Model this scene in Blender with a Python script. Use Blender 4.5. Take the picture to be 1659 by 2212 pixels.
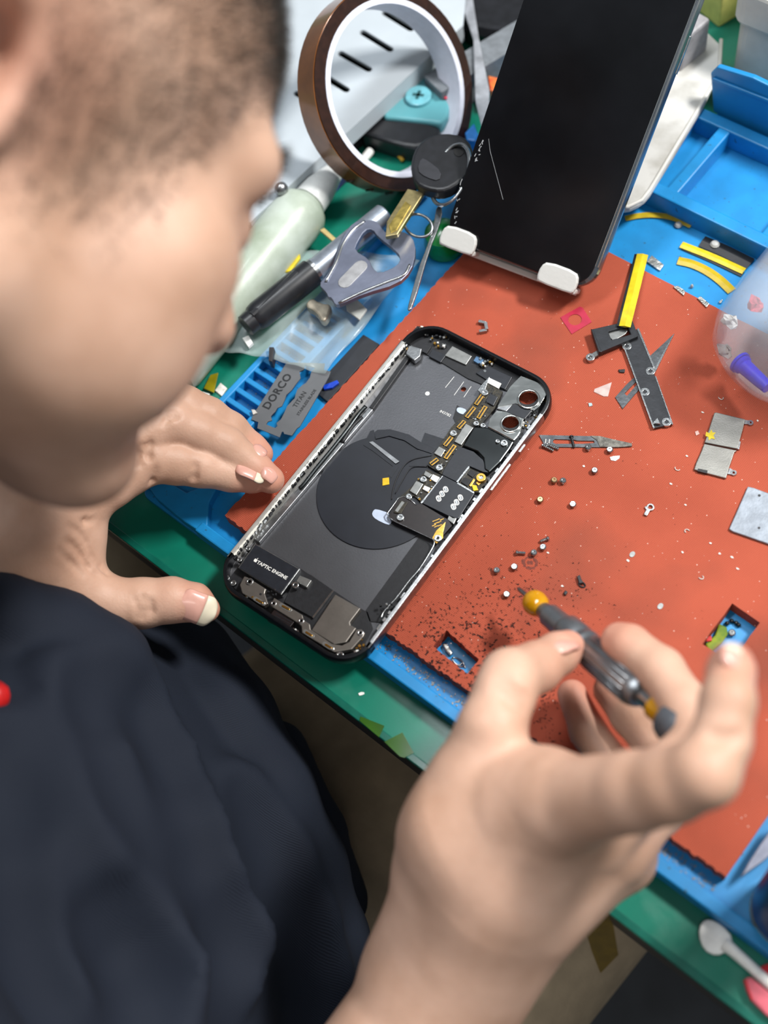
import bpy, bmesh, math, random
import numpy as np
from mathutils import Vector, Matrix

for o in list(bpy.data.objects):
    bpy.data.objects.remove(o, do_unlink=True)
SC = bpy.context.scene
COL = SC.collection
random.seed(7)

# ------------------------------------------------------------------ camera
# bench frame: millimetres, origin under the opened phone on the green mat,
# x along the bench edge, y away from the technician, z up; bench top at 0.75 m
TABLE = 0.75
FPX = 2637.85
RC = np.array([[0.7646388386, -0.5150673352, 0.3873410470],
               [0.6287405113, 0.7281467124, -0.2729244122],
               [-0.1414666603, 0.4522256135, 0.8806129561]])
TC = np.array([209.5607, -155.0317, 476.9442])
cam_d = bpy.data.cameras.new('camera')
cam_d.sensor_fit = 'AUTO'
cam_d.sensor_width = 36.0
cam_d.lens = FPX * 36.0 / 2212.0
cam_d.clip_start = 0.01
cam_d.dof.use_dof = True
cam_d.dof.focus_distance = 0.535
cam_d.dof.aperture_fstop = 5.0
cam = bpy.data.objects.new('camera', cam_d)
COL.objects.link(cam)
mw = Matrix.Identity(4)
for i in range(3):
    for j in range(3):
        mw[i][j] = RC[i][j]
    mw[i][3] = TC[i] * 0.001 + (TABLE if i == 2 else 0)
cam.matrix_world = mw
SC.camera = cam

# ------------------------------------------------------------------ world, lamps, exposure
wd = bpy.data.worlds.new('room_light')
SC.world = wd
wd.use_nodes = True
wd.node_tree.nodes['Background'].inputs[0].default_value = (0.86, 0.93, 1.0, 1)
wd.node_tree.nodes['Background'].inputs[1].default_value = 0.19
def area(name, loc, target, sx, sy, watt, col):
    l = bpy.data.lights.new(name, 'AREA')
    l.shape = 'RECTANGLE'; l.size = sx; l.size_y = sy; l.energy = watt; l.color = col
    o = bpy.data.objects.new(name, l)
    COL.objects.link(o)
    o.location = loc
    o.rotation_euler = (Vector(target) - Vector(loc)).to_track_quat('-Z', 'Y').to_euler()
    return o
area('bench_lamp', (0.48, 0.66, 1.85), (0.02, 0.02, 0.75), 0.30, 0.14, 19, (1.0, 0.98, 0.95))
area('ceiling_tube', (-0.45, 0.1, 2.55), (0, 0, 0.75), 1.2, 0.25, 17, (0.93, 0.97, 1.0))
area('ceiling_tube.001', (0.9, -0.75, 2.55), (0, 0, 0.75), 1.2, 0.25, 4.5, (1.0, 0.96, 0.9))
vs = SC.view_settings
vs.view_transform = 'Standard'
vs.look = 'None'
vs.gamma = 1.0
vs.use_curve_mapping = False
vs.exposure = 0.33

# ------------------------------------------------------------------ helpers: space
def ray(px, py):
    return RC @ np.array([(px - 829.5) / FPX, -(py - 1106.0) / FPX, -1.0])
def G(px, py, z):
    d = ray(px, py)
    return TC + d * (z - TC[2]) / d[2]
def D(px, py, dep):
    return TC + ray(px, py) * dep
def dep(px, py, z):
    return (z - TC[2]) / ray(px, py)[2]
class Crop:
    """a measuring window on the bench: window units -> bench millimetres"""
    def __init__(s, x0, y0, w, n=1659.0):
        s.x0, s.y0, s.k = x0, y0, w / n
    def px(s, u, v):
        return s.x0 + u * s.k, s.y0 + v * s.k
    def g(s, u, v, z):
        return G(*s.px(u, v), z)
    def poly(s, pts, z):
        return [tuple(G(*s.px(u, v), z)[:2]) for u, v in pts]
    def d(s, u, v, dep_):
        return D(*s.px(u, v), dep_)
cA = Crop(440, 660, 400); cB = Crop(800, 660, 420); cC = Crop(440, 1040, 420)
cD = Crop(780, 960, 420); cE = Crop(440, 340, 520); cF = Crop(620, 0, 500)
cG = Crop(1180, 440, 479); cH = Crop(1180, 0, 479); cI = Crop(1130, 840, 529)
cJ = Crop(940, 1220, 719); cK = Crop(700, 1500, 800); cL = Crop(0, 820, 640)
cO = Crop(1180, 1740, 479); cQ = Crop(760, 1280, 440); cX = Crop(0, 0, 1659)

# ------------------------------------------------------------------ helpers: materials
def lin(c):
    return c / 12.92 if c <= 0.04045 else ((c + 0.055) / 1.055) ** 2.4
def hexc(h):
    h = h.lstrip('#')
    return tuple(lin(int(h[i:i + 2], 16) / 255.0) for i in (0, 2, 4)) + (1.0,)
MATS = {}
def M(name, hx, rough=0.5, metal=0.0, var=0.12, scale=250.0, bump=0.0, bscale=None, hx2=None,
      trans=0.0, alpha=1.0, coat=0.0, sss=0.0, spec=0.5, aniso=None):
    if name in MATS:
        return MATS[name]
    m = bpy.data.materials.new(name)
    m.use_nodes = True
    nt = m.node_tree
    b = nt.nodes['Principled BSDF']
    tc = nt.nodes.new('ShaderNodeTexCoord')
    nz = nt.nodes.new('ShaderNodeTexNoise')
    nz.inputs['Scale'].default_value = scale
    nz.inputs['Detail'].default_value = 5.0
    if aniso:
        mp = nt.nodes.new('ShaderNodeMapping')
        mp.inputs['Scale'].default_value = aniso
        nt.links.new(tc.outputs['Object'], mp.inputs['Vector'])
        vec = mp.outputs['Vector']
    else:
        vec = tc.outputs['Object']
    nt.links.new(vec, nz.inputs['Vector'])
    rp = nt.nodes.new('ShaderNodeValToRGB')
    c = hexc(hx)
    if hx2:
        c2 = hexc(hx2)
    else:
        c2 = tuple(min(1.0, x * (1 + var * 1.5)) for x in c[:3]) + (1.0,)
        c = tuple(x * (1 - var) for x in c[:3]) + (1.0,)
    rp.color_ramp.elements[0].position = 0.35
    rp.color_ramp.elements[1].position = 0.65
    rp.color_ramp.elements[0].color = c
    rp.color_ramp.elements[1].color = c2
    nt.links.new(nz.outputs['Fac'], rp.inputs['Fac'])
    nt.links.new(rp.outputs['Color'], b.inputs['Base Color'])
    b.inputs['Roughness'].default_value = rough
    b.inputs['Metallic'].default_value = metal
    b.inputs['Transmission Weight'].default_value = trans
    b.inputs['Alpha'].default_value = alpha
    b.inputs['Coat Weight'].default_value = coat
    b.inputs['Specular IOR Level'].default_value = spec
    if sss:
        b.inputs['Subsurface Weight'].default_value = sss
        b.inputs['Subsurface Radius'].default_value = (0.006, 0.0025, 0.0015)
        b.inputs['Subsurface Scale'].default_value = 1.0
    if bump:
        n2 = nt.nodes.new('ShaderNodeTexNoise')
        n2.inputs['Scale'].default_value = bscale or scale * 3
        n2.inputs['Detail'].default_value = 4.0
        nt.links.new(vec, n2.inputs['Vector'])
        bp = nt.nodes.new('ShaderNodeBump')
        bp.inputs['Strength'].default_value = bump
        bp.inputs['Distance'].default_value = 0.0006
        nt.links.new(n2.outputs['Fac'], bp.inputs['Height'])
        nt.links.new(bp.outputs['Normal'], b.inputs['Normal'])
    MATS[name] = m
    return m
def nd(nt, kind, **kw):
    n = nt.nodes.new(kind)
    for k, v in kw.items():
        if k in n.inputs:
            n.inputs[k].default_value = v
        else:
            setattr(n, k, v)
    return n

# ------------------------------------------------------------------ helpers: objects
def W(p):
    return Vector((p[0] * 0.001, p[1] * 0.001, p[2] * 0.001 + TABLE))
WLOC = {}
def tag(o, label=None, cat=None, group=None, kind=None):
    if label: o['label'] = label
    if cat: o['category'] = cat
    if group: o['group'] = group
    if kind: o['kind'] = kind
    return o
def put(o, base, parent):
    wl = W(base)
    WLOC[o.name] = wl
    if parent is not None:
        o.parent = parent
        o.location = wl - WLOC[parent.name]
    else:
        o.location = wl
def obj(name, verts, faces, mat, parent=None, base=None, smooth=False, bev=0.0, seg=2):
    """one mesh object; vertices in bench millimetres"""
    v = np.array(verts, dtype=float).reshape(-1, 3)
    if base is None:
        base = (float((v[:, 0].min() + v[:, 0].max()) / 2), float((v[:, 1].min() + v[:, 1].max()) / 2), float(v[:, 2].min()))
    me = bpy.data.meshes.new(name)
    lv = (v - np.array(base)) * 0.001
    me.from_pydata(lv.tolist(), [], faces)
    me.validate()
    bm = bmesh.new(); bm.from_mesh(me)
    bmesh.ops.recalc_face_normals(bm, faces=bm.faces)
    bm.to_mesh(me); bm.free()
    if smooth:
        me.polygons.foreach_set('use_smooth', [True] * len(me.polygons))
    o = bpy.data.objects.new(name, me)
    if mat is not None:
        me.materials.append(mat)
    COL.objects.link(o)
    put(o, base, parent)
    if bev:
        bv = o.modifiers.new('bevel', 'BEVEL')
        bv.width = bev * 0.001; bv.segments = seg; bv.limit_method = 'ANGLE'; bv.angle_limit = math.radians(40)
        bv.harden_normals = False
    return o
def thing(name, label, cat, base, group=None):
    e = bpy.data.objects.new(name, None)
    e.empty_display_size = 0.01
    COL.objects.link(e)
    put(e, base, None)
    return tag(e, label, cat, group)
def put_mesh(name, me, loc, rotz, parent=None, rot=None, scale=1.0):
    """shared mesh data at a place"""
    o = bpy.data.objects.new(name, me)
    COL.objects.link(o)
    o.rotation_euler = rot if rot else (0, 0, rotz)
    o.scale = (scale,) * 3
    put(o, loc, parent)
    return o
def prism_data(pts, z0, z1, holes=()):
    bm = bmesh.new()
    def loop(ps):
        vs_ = [bm.verts.new((x, y, z1)) for x, y in ps]
        return [bm.edges.new((vs_[i], vs_[(i + 1) % len(vs_)])) for i in range(len(vs_))]
    if holes:
        es = loop(pts)
        for h in holes:
            es += loop(h)
        bmesh.ops.triangle_fill(bm, use_beauty=True, use_dissolve=False, edges=es)
    else:
        vs_ = [bm.verts.new((x, y, z1)) for x, y in pts]
        bm.faces.new(vs_)
    fs = list(bm.faces)
    r = bmesh.ops.extrude_face_region(bm, geom=fs)
    for g in r['geom']:
        if isinstance(g, bmesh.types.BMVert):
            g.co.z = z0
    bm.verts.index_update()
    v = [tuple(x.co) for x in bm.verts]
    f = [[q.index for q in fc.verts] for fc in bm.faces]
    bm.free()
    return v, f
def prism(name, pts, z0, z1, mat, parent=None, holes=(), bev=0.0, seg=2):
    v, f = prism_data(pts, z0, z1, holes)
    return obj(name, v, f, mat, parent, bev=bev, seg=seg)
def circ(cx, cy, r, n=20, a0=0.0, r2=None):
    return [(cx + r * math.cos(a0 + 2 * math.pi * i / n), cy + (r2 or r) * math.sin(a0 + 2 * math.pi * i / n)) for i in range(n)]
def stadium(p, q, w, n=6):
    p, q = np.array(p[:2]), np.array(q[:2]); a = math.atan2(*(q - p)[::-1])
    out = []
    for c, s in ((q, -math.pi / 2), (p, math.pi / 2)):
        for i in range(n + 1):
            t = a + s + math.pi * i / n
            out.append((c[0] + w * math.cos(t), c[1] + w * math.sin(t)))
    return out
def bar2(p, q, w):
    p, q = np.array(p[:2], float), np.array(q[:2], float)
    d = (q - p) / np.linalg.norm(q - p); n = np.array([-d[1], d[0]]) * w
    return [tuple(p + n), tuple(p - n), tuple(q - n), tuple(q + n)]
def rrect(cx, cy, w, h, r, a=0.0, n=5):
    out = []
    for sx, sy, t0 in ((1, 1, 0), (-1, 1, 90), (-1, -1, 180), (1, -1, 270)):
        for i in range(n + 1):
            t = math.radians(t0 + 90 * i / n)
            x, y = sx * (w / 2 - r) + r * math.cos(t), sy * (h / 2 - r) + r * math.sin(t)
            out.append((cx + x * math.cos(a) - y * math.sin(a), cy + x * math.sin(a) + y * math.cos(a)))
    return out
def smooth_poly(pts, it=1):
    for _ in range(it):
        o = []
        for i in range(len(pts)):
            a, b = np.array(pts[i]), np.array(pts[(i + 1) % len(pts)])
            o += [tuple(a * .75 + b * .25), tuple(a * .25 + b * .75)]
        pts = o
    return pts
def frame_axes(d):
    d = np.array(d, float); d /= np.linalg.norm(d)
    a = np.array([0, 0, 1.0]) if abs(d[2]) < .9 else np.array([1.0, 0, 0])
    u = np.cross(a, d); u /= np.linalg.norm(u)
    return u, np.cross(d, u), d
def tube_data(P, r, n=8, caps=True, flat=1.0, up=None):
    P = [np.array(p, float) for p in P]; k = len(P)
    rr = r if isinstance(r, (list, tuple)) else [r] * k
    v, f = [], []
    pu = None
    for i in range(k):
        d = P[min(i + 1, k - 1)] - P[max(i - 1, 0)]
        d = d / (np.linalg.norm(d) + 1e-9)
        if up is not None:
            u = np.cross(np.array(up, float), d)
        elif pu is None:
            u = frame_axes(d)[0]
        else:
            u = pu - d * np.dot(pu, d)
        u = u / (np.linalg.norm(u) + 1e-9); w = np.cross(d, u); pu = u
        for j in range(n):
            t = 2 * math.pi * j / n
            v.append(P[i] + rr[i] * (u * math.cos(t) + w * math.sin(t) * flat))
    for i in range(k - 1):
        for j in range(n):
            f.append([i * n + j, i * n + (j + 1) % n, (i + 1) * n + (j + 1) % n, (i + 1) * n + j])
    if caps:
        f.append(list(range(n))[::-1]); f.append([(k - 1) * n + j for j in range(n)])
    return v, f
def tube(name, P, r, mat, parent=None, n=8, flat=1.0, up=None, closed=False, smooth=True):
    if closed:
        P = list(P) + [P[0], P[1]]
    v, f = tube_data(P, r, n, not closed, flat, up)
    return obj(name, v, f, mat, parent, smooth=smooth)
def spline(P, m=6):
    P = [np.array(p, float) for p in P]; out = []
    Q = [2 * P[0] - P[1]] + P + [2 * P[-1] - P[-2]]
    for i in range(1, len(Q) - 2):
        a, b, c, d = Q[i - 1:i + 3]
        for j in range(m):
            t = j / m
            out.append(.5 * (2 * b + (c - a) * t + (2 * a - 5 * b + 4 * c - d) * t * t + (3 * b - a - 3 * c + d) * t ** 3))
    out.append(P[-1])
    return out
def lathe_data(prof, origin, axis, n=24, sx=1.0):
    u, w, d = frame_axes(axis); o = np.array(origin, float)
    v, f = [], []
    for r, h in prof:
        for j in range(n):
            t = 2 * math.pi * j / n
            v.append(o + d * h + max(r, 1e-3) * (u * math.cos(t) * sx + w * math.sin(t)))
    for i in range(len(prof) - 1):
        for j in range(n):
            f.append([i * n + j, i * n + (j + 1) % n, (i + 1) * n + (j + 1) % n, (i + 1) * n + j])
    f.append(list(range(n))[::-1]); f.append([(len(prof) - 1) * n + j for j in range(n)])
    return v, f
def lathe(name, prof, origin, axis, mat, parent=None, n=24, smooth=True, bev=0.0):
    v, f = lathe_data(prof, origin, axis, n)
    o = obj(name, v, f, mat, parent, smooth=smooth, bev=bev)
    if smooth:
        sharp(o)
    return o
def sharp(o, ang=35):
    bm = bmesh.new(); bm.from_mesh(o.data)
    for e in bm.edges:
        if len(e.link_faces) == 2 and e.calc_face_angle(0) > math.radians(ang):
            e.smooth = False
    bm.to_mesh(o.data); bm.free()
    return o
def join_data(parts):
    v, f = [], []
    for a, b in parts:
        k = len(v); v += list(a); f += [[i + k for i in q] for q in b]
    return v, f
def box_data(c, s, a=0.0):
    v = []
    for x, y, z in ((-1, -1, -1), (1, -1, -1), (1, 1, -1), (-1, 1, -1), (-1, -1, 1), (1, -1, 1), (1, 1, 1), (-1, 1, 1)):
        X, Y = x * s[0] / 2, y * s[1] / 2
        v.append((c[0] + X * math.cos(a) - Y * math.sin(a), c[1] + X * math.sin(a) + Y * math.cos(a), c[2] + z * s[2] / 2))
    return v, [[3, 2, 1, 0], [4, 5, 6, 7], [0, 1, 5, 4], [1, 2, 6, 5], [2, 3, 7, 6], [3, 0, 4, 7]]
def box(name, c, s, mat, parent=None, a=0.0, bev=0.0, seg=2):
    v, f = box_data(c, s, a)
    return obj(name, v, f, mat, parent, bev=bev, seg=seg)
def lettering(name, s, origin, xdir, size, mat, parent, up=(0, 0, 1), squash=1.0, thick=0.03, bold=0.0, spacing=1.0):
    cu = bpy.data.curves.new(name, 'FONT')
    cu.body = s; cu.size = size; cu.align_x = 'CENTER'; cu.align_y = 'CENTER'
    cu.extrude = thick; cu.offset = bold; cu.space_character = spacing; cu.resolution_u = 3
    t = bpy.data.objects.new(name, cu)
    COL.objects.link(t)
    dg = bpy.context.evaluated_depsgraph_get()
    me = bpy.data.meshes.new_from_object(t.evaluated_get(dg))
    bpy.data.objects.remove(t, do_unlink=True)
    x = np.array(xdir, float); x /= np.linalg.norm(x)
    z = np.array(up, float); z -= x * np.dot(x, z); z /= np.linalg.norm(z)
    y = np.cross(z, x); o = np.array(origin, float)
    v = [o + x * p.co.x + y * p.co.y * squash + z * p.co.z for p in me.vertices]
    f = [list(p.vertices) for p in me.polygons]
    bpy.data.meshes.remove(me)
    return obj(name, v, f, mat, parent)

# ================================================================== setting
m_floor = M('floor_vinyl', '#3a3d42', 0.55, var=0.25, scale=12, bump=0.1)
fl = obj('floor', [(-2500, -2500, -750), (2500, -2500, -750), (2500, 2500, -750), (-2500, 2500, -750)], [[0, 1, 2, 3]], m_floor)
tag(fl, kind='structure')

# ------------------------------------------------------------------ workbench
m_lam = M('bench_laminate', '#3c3b39', 0.5, var=0.06, scale=40)
m_steel_dark = M('bench_leg_steel', '#2a2c30', 0.45, metal=0.4)
wb = thing('workbench', 'long workbench with dark laminate top under the green mat', 'workbench', (0, 210, -750))
box('bench_top', (0, 208, -16.5), (1800, 588, 27), m_lam, wb, bev=2)
for sx in (-1, 1):
    for y in (-30, 460):
        box('leg', (sx * 850, y, -390), (50, 50, 720), m_steel_dark, wb, bev=2)

def mat_green():
    m = M('green_mat_vinyl', '#0b6e5a', 0.33, var=0.10, scale=30, bump=0.05, bscale=900)
    nt = m.node_tree; b = nt.nodes['Principled BSDF']
    tc = nd(nt, 'ShaderNodeTexCoord')
    n = nd(nt, 'ShaderNodeTexNoise', Scale=55.0, Detail=8.0)
    r = nd(nt, 'ShaderNodeValToRGB')
    r.color_ramp.elements[0].position = .5; r.color_ramp.elements[1].position = .72
    r.color_ramp.elements[0].color = (.30, .30, .30, 1); r.color_ramp.elements[1].color = (.62, .62, .62, 1)
    nt.links.new(tc.outputs['Object'], n.inputs['Vector']); nt.links.new(n.outputs['Fac'], r.inputs['Fac'])
    nt.links.new(r.outputs['Color'], b.inputs['Roughness'])
    return m
m_green = mat_green()
gm = thing('desk_mat', 'glossy green rubber desk mat covering the workbench', 'desk mat', (0, 208, -3))
prism('mat_sheet', [(-880, -86.5), (880, -86.5), (880, 495), (-880, 495)], -2.9, 0, m_green, gm, bev=0.5)
m_edge = M('green_edge_welt', '#0d5f50', 0.25, var=0.1, scale=120)
prism('edge_strip', [(-880, -87.6), (880, -87.6), (880, -84.4), (-880, -84.4)], -3.2, 0.35, m_edge, gm, bev=0.4)

# ------------------------------------------------------------------ blue silicone tray
def mat_blue():
    m = M('blue_silicone', '#1581bf', 0.42, var=0.07, scale=90, bump=0.06, bscale=1500)
    nt = m.node_tree; b = nt.nodes['Principled BSDF']
    src = b.inputs['Base Color'].links[0].from_socket
    tc = nd(nt, 'ShaderNodeTexCoord')
    n = nd(nt, 'ShaderNodeTexNoise', Scale=420.0, Detail=6.0)
    r = nd(nt, 'ShaderNodeValToRGB')
    r.color_ramp.elements[0].position = .66; r.color_ramp.elements[1].position = .74
    mx = nd(nt, 'ShaderNodeMixRGB'); mx.inputs[2].default_value = hexc('#2c4c5e')
    nt.links.new(tc.outputs['Object'], n.inputs['Vector']); nt.links.new(n.outputs['Fac'], r.inputs['Fac'])
    nt.links.new(r.outputs['Color'], mx.inputs[0]); nt.links.new(src, mx.inputs[1])
    nt.links.new(mx.outputs[0], b.inputs['Base Color'])
    return m
m_blue = mat_blue()
TX0, TX1, TY0, TY1 = -98.0, 285.0, -66.0, 254.0
tr = thing('silicone_tray', 'large bright blue silicone work tray with moulded compartments around its rim', 'tray', (90, 90, 0))
prism('tray_floor', rrect((TX0 + TX1) / 2, (TY0 + TY1) / 2, TX1 - TX0, TY1 - TY0, 5), 0, 3, m_blue, tr, bev=0.6)
box('near_rim', ((-60 + TX1) / 2, -63.4, 6), (TX1 + 60, 5.2, 6.4), m_blue, tr, bev=0.7)
box('side_rim', (-96.3, 40, 6), (3.4, 205, 6), m_blue, tr, bev=0.7)
box('ladder_rail', (-77.2, 30, 5.9), (4.2, 92, 5.8), m_blue, tr, bev=0.6)
y = -13.2
dv = None
for i in range(13):
    yy = y + 6.63 * i
    if dv is None:
        dv = box('divider', (-87, yy, 5.8), (16.5, 2.7, 5.6), m_blue, tr, bev=0.5)
    else:
        o = put_mesh('divider', dv.data, (-87, yy, 3.0), 0, tr)
        bv = o.modifiers.new('bevel', 'BEVEL'); bv.width = .0005; bv.segments = 2
# corner pocket by the left hand
prism('pocket_wall', smooth_poly([(-96, -64), (-58, -66), (-56, -62), (-60, -57.5), (-66, -50), (-68, -30), (-73, -30), (-73, -54), (-88, -55), (-96, -55)]), 2.8, 8.2, m_blue, tr, bev=0.6)
box('pocket_wall', (-84, -31, 5.5), (22, 4, 5.4), m_blue, tr, bev=0.6)
# far compartments
box('far_front_wall', ((-40 + TX1) / 2, 199.6, 8.4), (TX1 + 40, 6.8, 11.2), m_blue, tr, bev=0.8)
box('far_back_wall', ((-40 + TX1) / 2, 250.6, 8.4), (TX1 + 40, 6.8, 11.2), m_blue, tr, bev=0.8)
for x in (-9.5, 10, 61, 112, 163, 214):
    box('divider', (x, 225, 8.2), (6.2, 46, 10.8), m_blue, tr, bev=0.8)

# ------------------------------------------------------------------ red work mat
def mat_red():
    m = bpy.data.materials.new('brick_red_rubber'); m.use_nodes = True
    nt = m.node_tree; b = nt.nodes['Principled BSDF']; L = nt.links.new
    tc = nd(nt, 'ShaderNodeTexCoord'); V = tc.outputs['Object']
    n1 = nd(nt, 'ShaderNodeTexNoise', Scale=22.0, Detail=6.0); L(V, n1.inputs['Vector'])
    r1 = nd(nt, 'ShaderNodeValToRGB'); L(n1.outputs['Fac'], r1.inputs['Fac'])
    r1.color_ramp.elements[0].position = .3; r1.color_ramp.elements[1].position = .7
    r1.color_ramp.elements[0].color = hexc('#a64c36'); r1.color_ramp.elements[1].color = hexc('#b8573f')
    # woven fabric: two crossed fine waves
    w1 = nd(nt, 'ShaderNodeTexWave', Scale=430.0, Distortion=0.6); w1.bands_direction = 'X'; L(V, w1.inputs['Vector'])
    w2 = nd(nt, 'ShaderNodeTexWave', Scale=430.0, Distortion=0.6); w2.bands_direction = 'Y'; L(V, w2.inputs['Vector'])
    ww = nd(nt, 'ShaderNodeMath', operation='MULTIPLY'); L(w1.outputs['Fac'], ww.inputs[0]); L(w2.outputs['Fac'], ww.inputs[1])
    # grime smudges
    n2 = nd(nt, 'ShaderNodeTexNoise', Scale=14.0, Detail=3.0); L(V, n2.inputs['Vector'])
    r2 = nd(nt, 'ShaderNodeValToRGB'); L(n2.outputs['Fac'], r2.inputs['Fac'])
    r2.color_ramp.elements[0].position = .56; r2.color_ramp.elements[1].position = .72
    r2.color_ramp.elements[1].color = (.45, .45, .45, 1)
    m1 = nd(nt, 'ShaderNodeMixRGB'); L(r2.outputs['Color'], m1.inputs[0]); L(r1.outputs['Color'], m1.inputs[1]); m1.inputs[2].default_value = hexc('#5c3a30')
    # crumbled black pits, thickest at the worn near-left part
    n3 = nd(nt, 'ShaderNodeTexNoise', Scale=800.0, Detail=4.0, Roughness=.6); L(V, n3.inputs['Vector'])
    dist = nd(nt, 'ShaderNodeVectorMath', operation='DISTANCE'); L(V, dist.inputs[0]); dist.inputs[1].default_value = (.004, -.094, .007)
    ad = nd(nt, 'ShaderNodeMapRange'); ad.inputs['From Min'].default_value = .012; ad.inputs['From Max'].default_value = .085
    ad.inputs['To Min'].default_value = .125; ad.inputs['To Max'].default_value = -.05; L(dist.outputs['Value'], ad.inputs['Value'])
    n4 = nd(nt, 'ShaderNodeTexNoise', Scale=60.0, Detail=2.0); L(V, n4.inputs['Vector'])
    a4 = nd(nt, 'ShaderNodeMath', operation='MULTIPLY_ADD'); L(n4.outputs['Fac'], a4.inputs[0]); a4.inputs[1].default_value = .16; a4.inputs[2].default_value = -.10
    ad2 = nd(nt, 'ShaderNodeMath', operation='ADD'); L(ad.outputs[0], ad2.inputs[0]); L(a4.outputs[0], ad2.inputs[1])
    ad3 = nd(nt, 'ShaderNodeMath', operation='ADD'); L(ad2.outputs[0], ad3.inputs[0]); L(n3.outputs['Fac'], ad3.inputs[1])
    r3 = nd(nt, 'ShaderNodeValToRGB'); L(ad3.outputs[0], r3.inputs['Fac'])
    r3.color_ramp.elements[0].position = .66; r3.color_ramp.elements[1].position = .70
    m2 = nd(nt, 'ShaderNodeMixRGB'); L(r3.outputs['Color'], m2.inputs[0]); L(m1.outputs[0], m2.inputs[1]); m2.inputs[2].default_value = hexc('#241512')
    # pale dust specks
    vo = nd(nt, 'ShaderNodeTexVoronoi', Scale=330.0); L(V, vo.inputs['Vector'])
    lt = nd(nt, 'ShaderNodeMath', operation='LESS_THAN'); L(vo.outputs['Distance'], lt.inputs[0]); lt.inputs[1].default_value = .085
    sc = nd(nt, 'ShaderNodeSeparateColor'); L(vo.outputs['Color'], sc.inputs[0])
    gt = nd(nt, 'ShaderNodeMath', operation='GREATER_THAN'); L(sc.outputs[0], gt.inputs[0]); gt.inputs[1].default_value = .72
    du = nd(nt, 'ShaderNodeMath', operation='MULTIPLY'); L(lt.outputs[0], du.inputs[0]); L(gt.outputs[0], du.inputs[1])
    m3 = nd(nt, 'ShaderNodeMixRGB'); L(du.outputs[0], m3.inputs[0]); L(m2.outputs[0], m3.inputs[1]); m3.inputs[2].default_value = hexc('#e3b8a8')
    m4 = nd(nt, 'ShaderNodeMixRGB', blend_type='MULTIPLY'); m4.inputs[0].default_value = .28
    wr = nd(nt, 'ShaderNodeMapRange'); wr.inputs['To Min'].default_value = .45; wr.inputs['To Max'].default_value = 1.15; L(ww.outputs[0], wr.inputs['Value'])
    L(m3.outputs[0], m4.inputs[1]); L(wr.outputs[0], m4.inputs[2])
    L(m4.outputs[0], b.inputs['Base Color'])
    b.inputs['Roughness'].default_value = .75; b.inputs['Specular IOR Level'].default_value = .25
    bp = nd(nt, 'ShaderNodeBump'); bp.inputs['Strength'].default_value = .5; bp.inputs['Distance'].default_value = .0004
    sb = nd(nt, 'ShaderNodeMath', operation='MULTIPLY_ADD'); L(r3.outputs['Color'], sb.inputs[0]); sb.inputs[1].default_value = -2.0; L(ww.outputs[0], sb.inputs[2])
    L(sb.outputs[0], bp.inputs['Height']); L(bp.outputs['Normal'], b.inputs['Normal'])
    return m
m_red = mat_red()
rng = random.Random(3)
def rough_line(a, b, step, amp):
    a, b = np.array(a, float), np.array(b, float); L_ = np.linalg.norm(b - a); n = max(2, int(L_ / step))
    d = (b - a) / L_; nn = np.array([-d[1], d[0]])
    return [tuple(a + (b - a) * i / n + (nn * rng.uniform(-amp, amp) if i else 0)) for i in range(n)]
MX0, MX1, MY0, MY1 = -53.1, 201.0, -52.8, 158.2
outline = rough_line((MX0, MY0), (MX1, MY0), 1.3, .45) + rough_line((MX1, MY0), (MX1, MY1), 6, .15) + \
    rough_line((MX1, MY1), (MX0, MY1), 6, .15) + rough_line((MX0, MY1), (MX0, MY0), 1.5, .35)
hole1 = rough_line((60, -46.2), (60, -37.4), 1.2, .25) + rough_line((60, -37.4), (78.4, -39.6), 1.2, .25) + rough_line((78.4, -39.6), (78.5, -47.2), 1.2, .25) + rough_line((78.5, -47.2), (60, -46.2), 1.2, .25)
hole2 = rough_line((145.6, 18), (145.6, 39.5), 3, .15) + rough_line((145.6, 39.5), (158.6, 38.7), 3, .15) + rough_line((158.6, 38.7), (158.6, 18), 3, .15) + rough_line((158.6, 18), (145.6, 18), 3, .15)
rm = prism('work_mat', outline, 3.05, 10, m_red, holes=(hole1, hole2))
tag(rm, 'worn brick red rubber work mat with two square cut-outs lying in the blue tray', 'work mat')

# ================================================================== opened phone
PA = 0.056
def PL(x, y):
    c, s = math.cos(PA), math.sin(PA)
    return (x * c - y * s, x * s + y * c)
m_blk = M('black_anodised', '#121418', 0.32, metal=0.3, var=0.15, scale=500, bump=0.05)
m_blkmat = M('black_plastic', '#16171b', 0.5, var=0.2, scale=600, bump=0.08)
m_film = M('graphite_film', '#1d2027', 0.38, var=0.12, scale=300, bump=0.05)
m_steel = M('polished_steel', '#b2b5b6', 0.25, metal=1.0, var=0.10, scale=300, bump=0.08)
m_rail = M('reflection_pale_alloy', '#d9d8d2', 0.36, metal=0.6, var=0.05, scale=200, bump=0.05)  # pale colour stands in for ceiling light reflected by the left rail
m_module = M('nickel_plate', '#7d7872', 0.4, metal=0.8, var=0.06, scale=200, bump=0.06)
m_steelg = M('satin_steel', '#9a9c9e', 0.34, metal=1.0, var=0.12, scale=350, bump=0.10)
m_plate = M('brushed_alloy', '#626367', 0.44, metal=0.8, var=0.035, scale=70, bump=0.10, bscale=1200)
m_chip = M('shield_can', '#8b8c8a', 0.38, metal=0.7, var=0.1, scale=400)
m_gold = M('gold_contact', '#c79a4a', 0.3, metal=1.0, var=0.15, scale=800)
m_goldp = M('gold_pad', '#e8b92c', 0.35, metal=0.5, var=0.1, scale=600)
m_white = M('white_label', '#e8e8e4', 0.5, var=0.05, scale=300)
m_pale = M('pale_sticker', '#b9c6dc', 0.4, var=0.05, scale=300)
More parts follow.
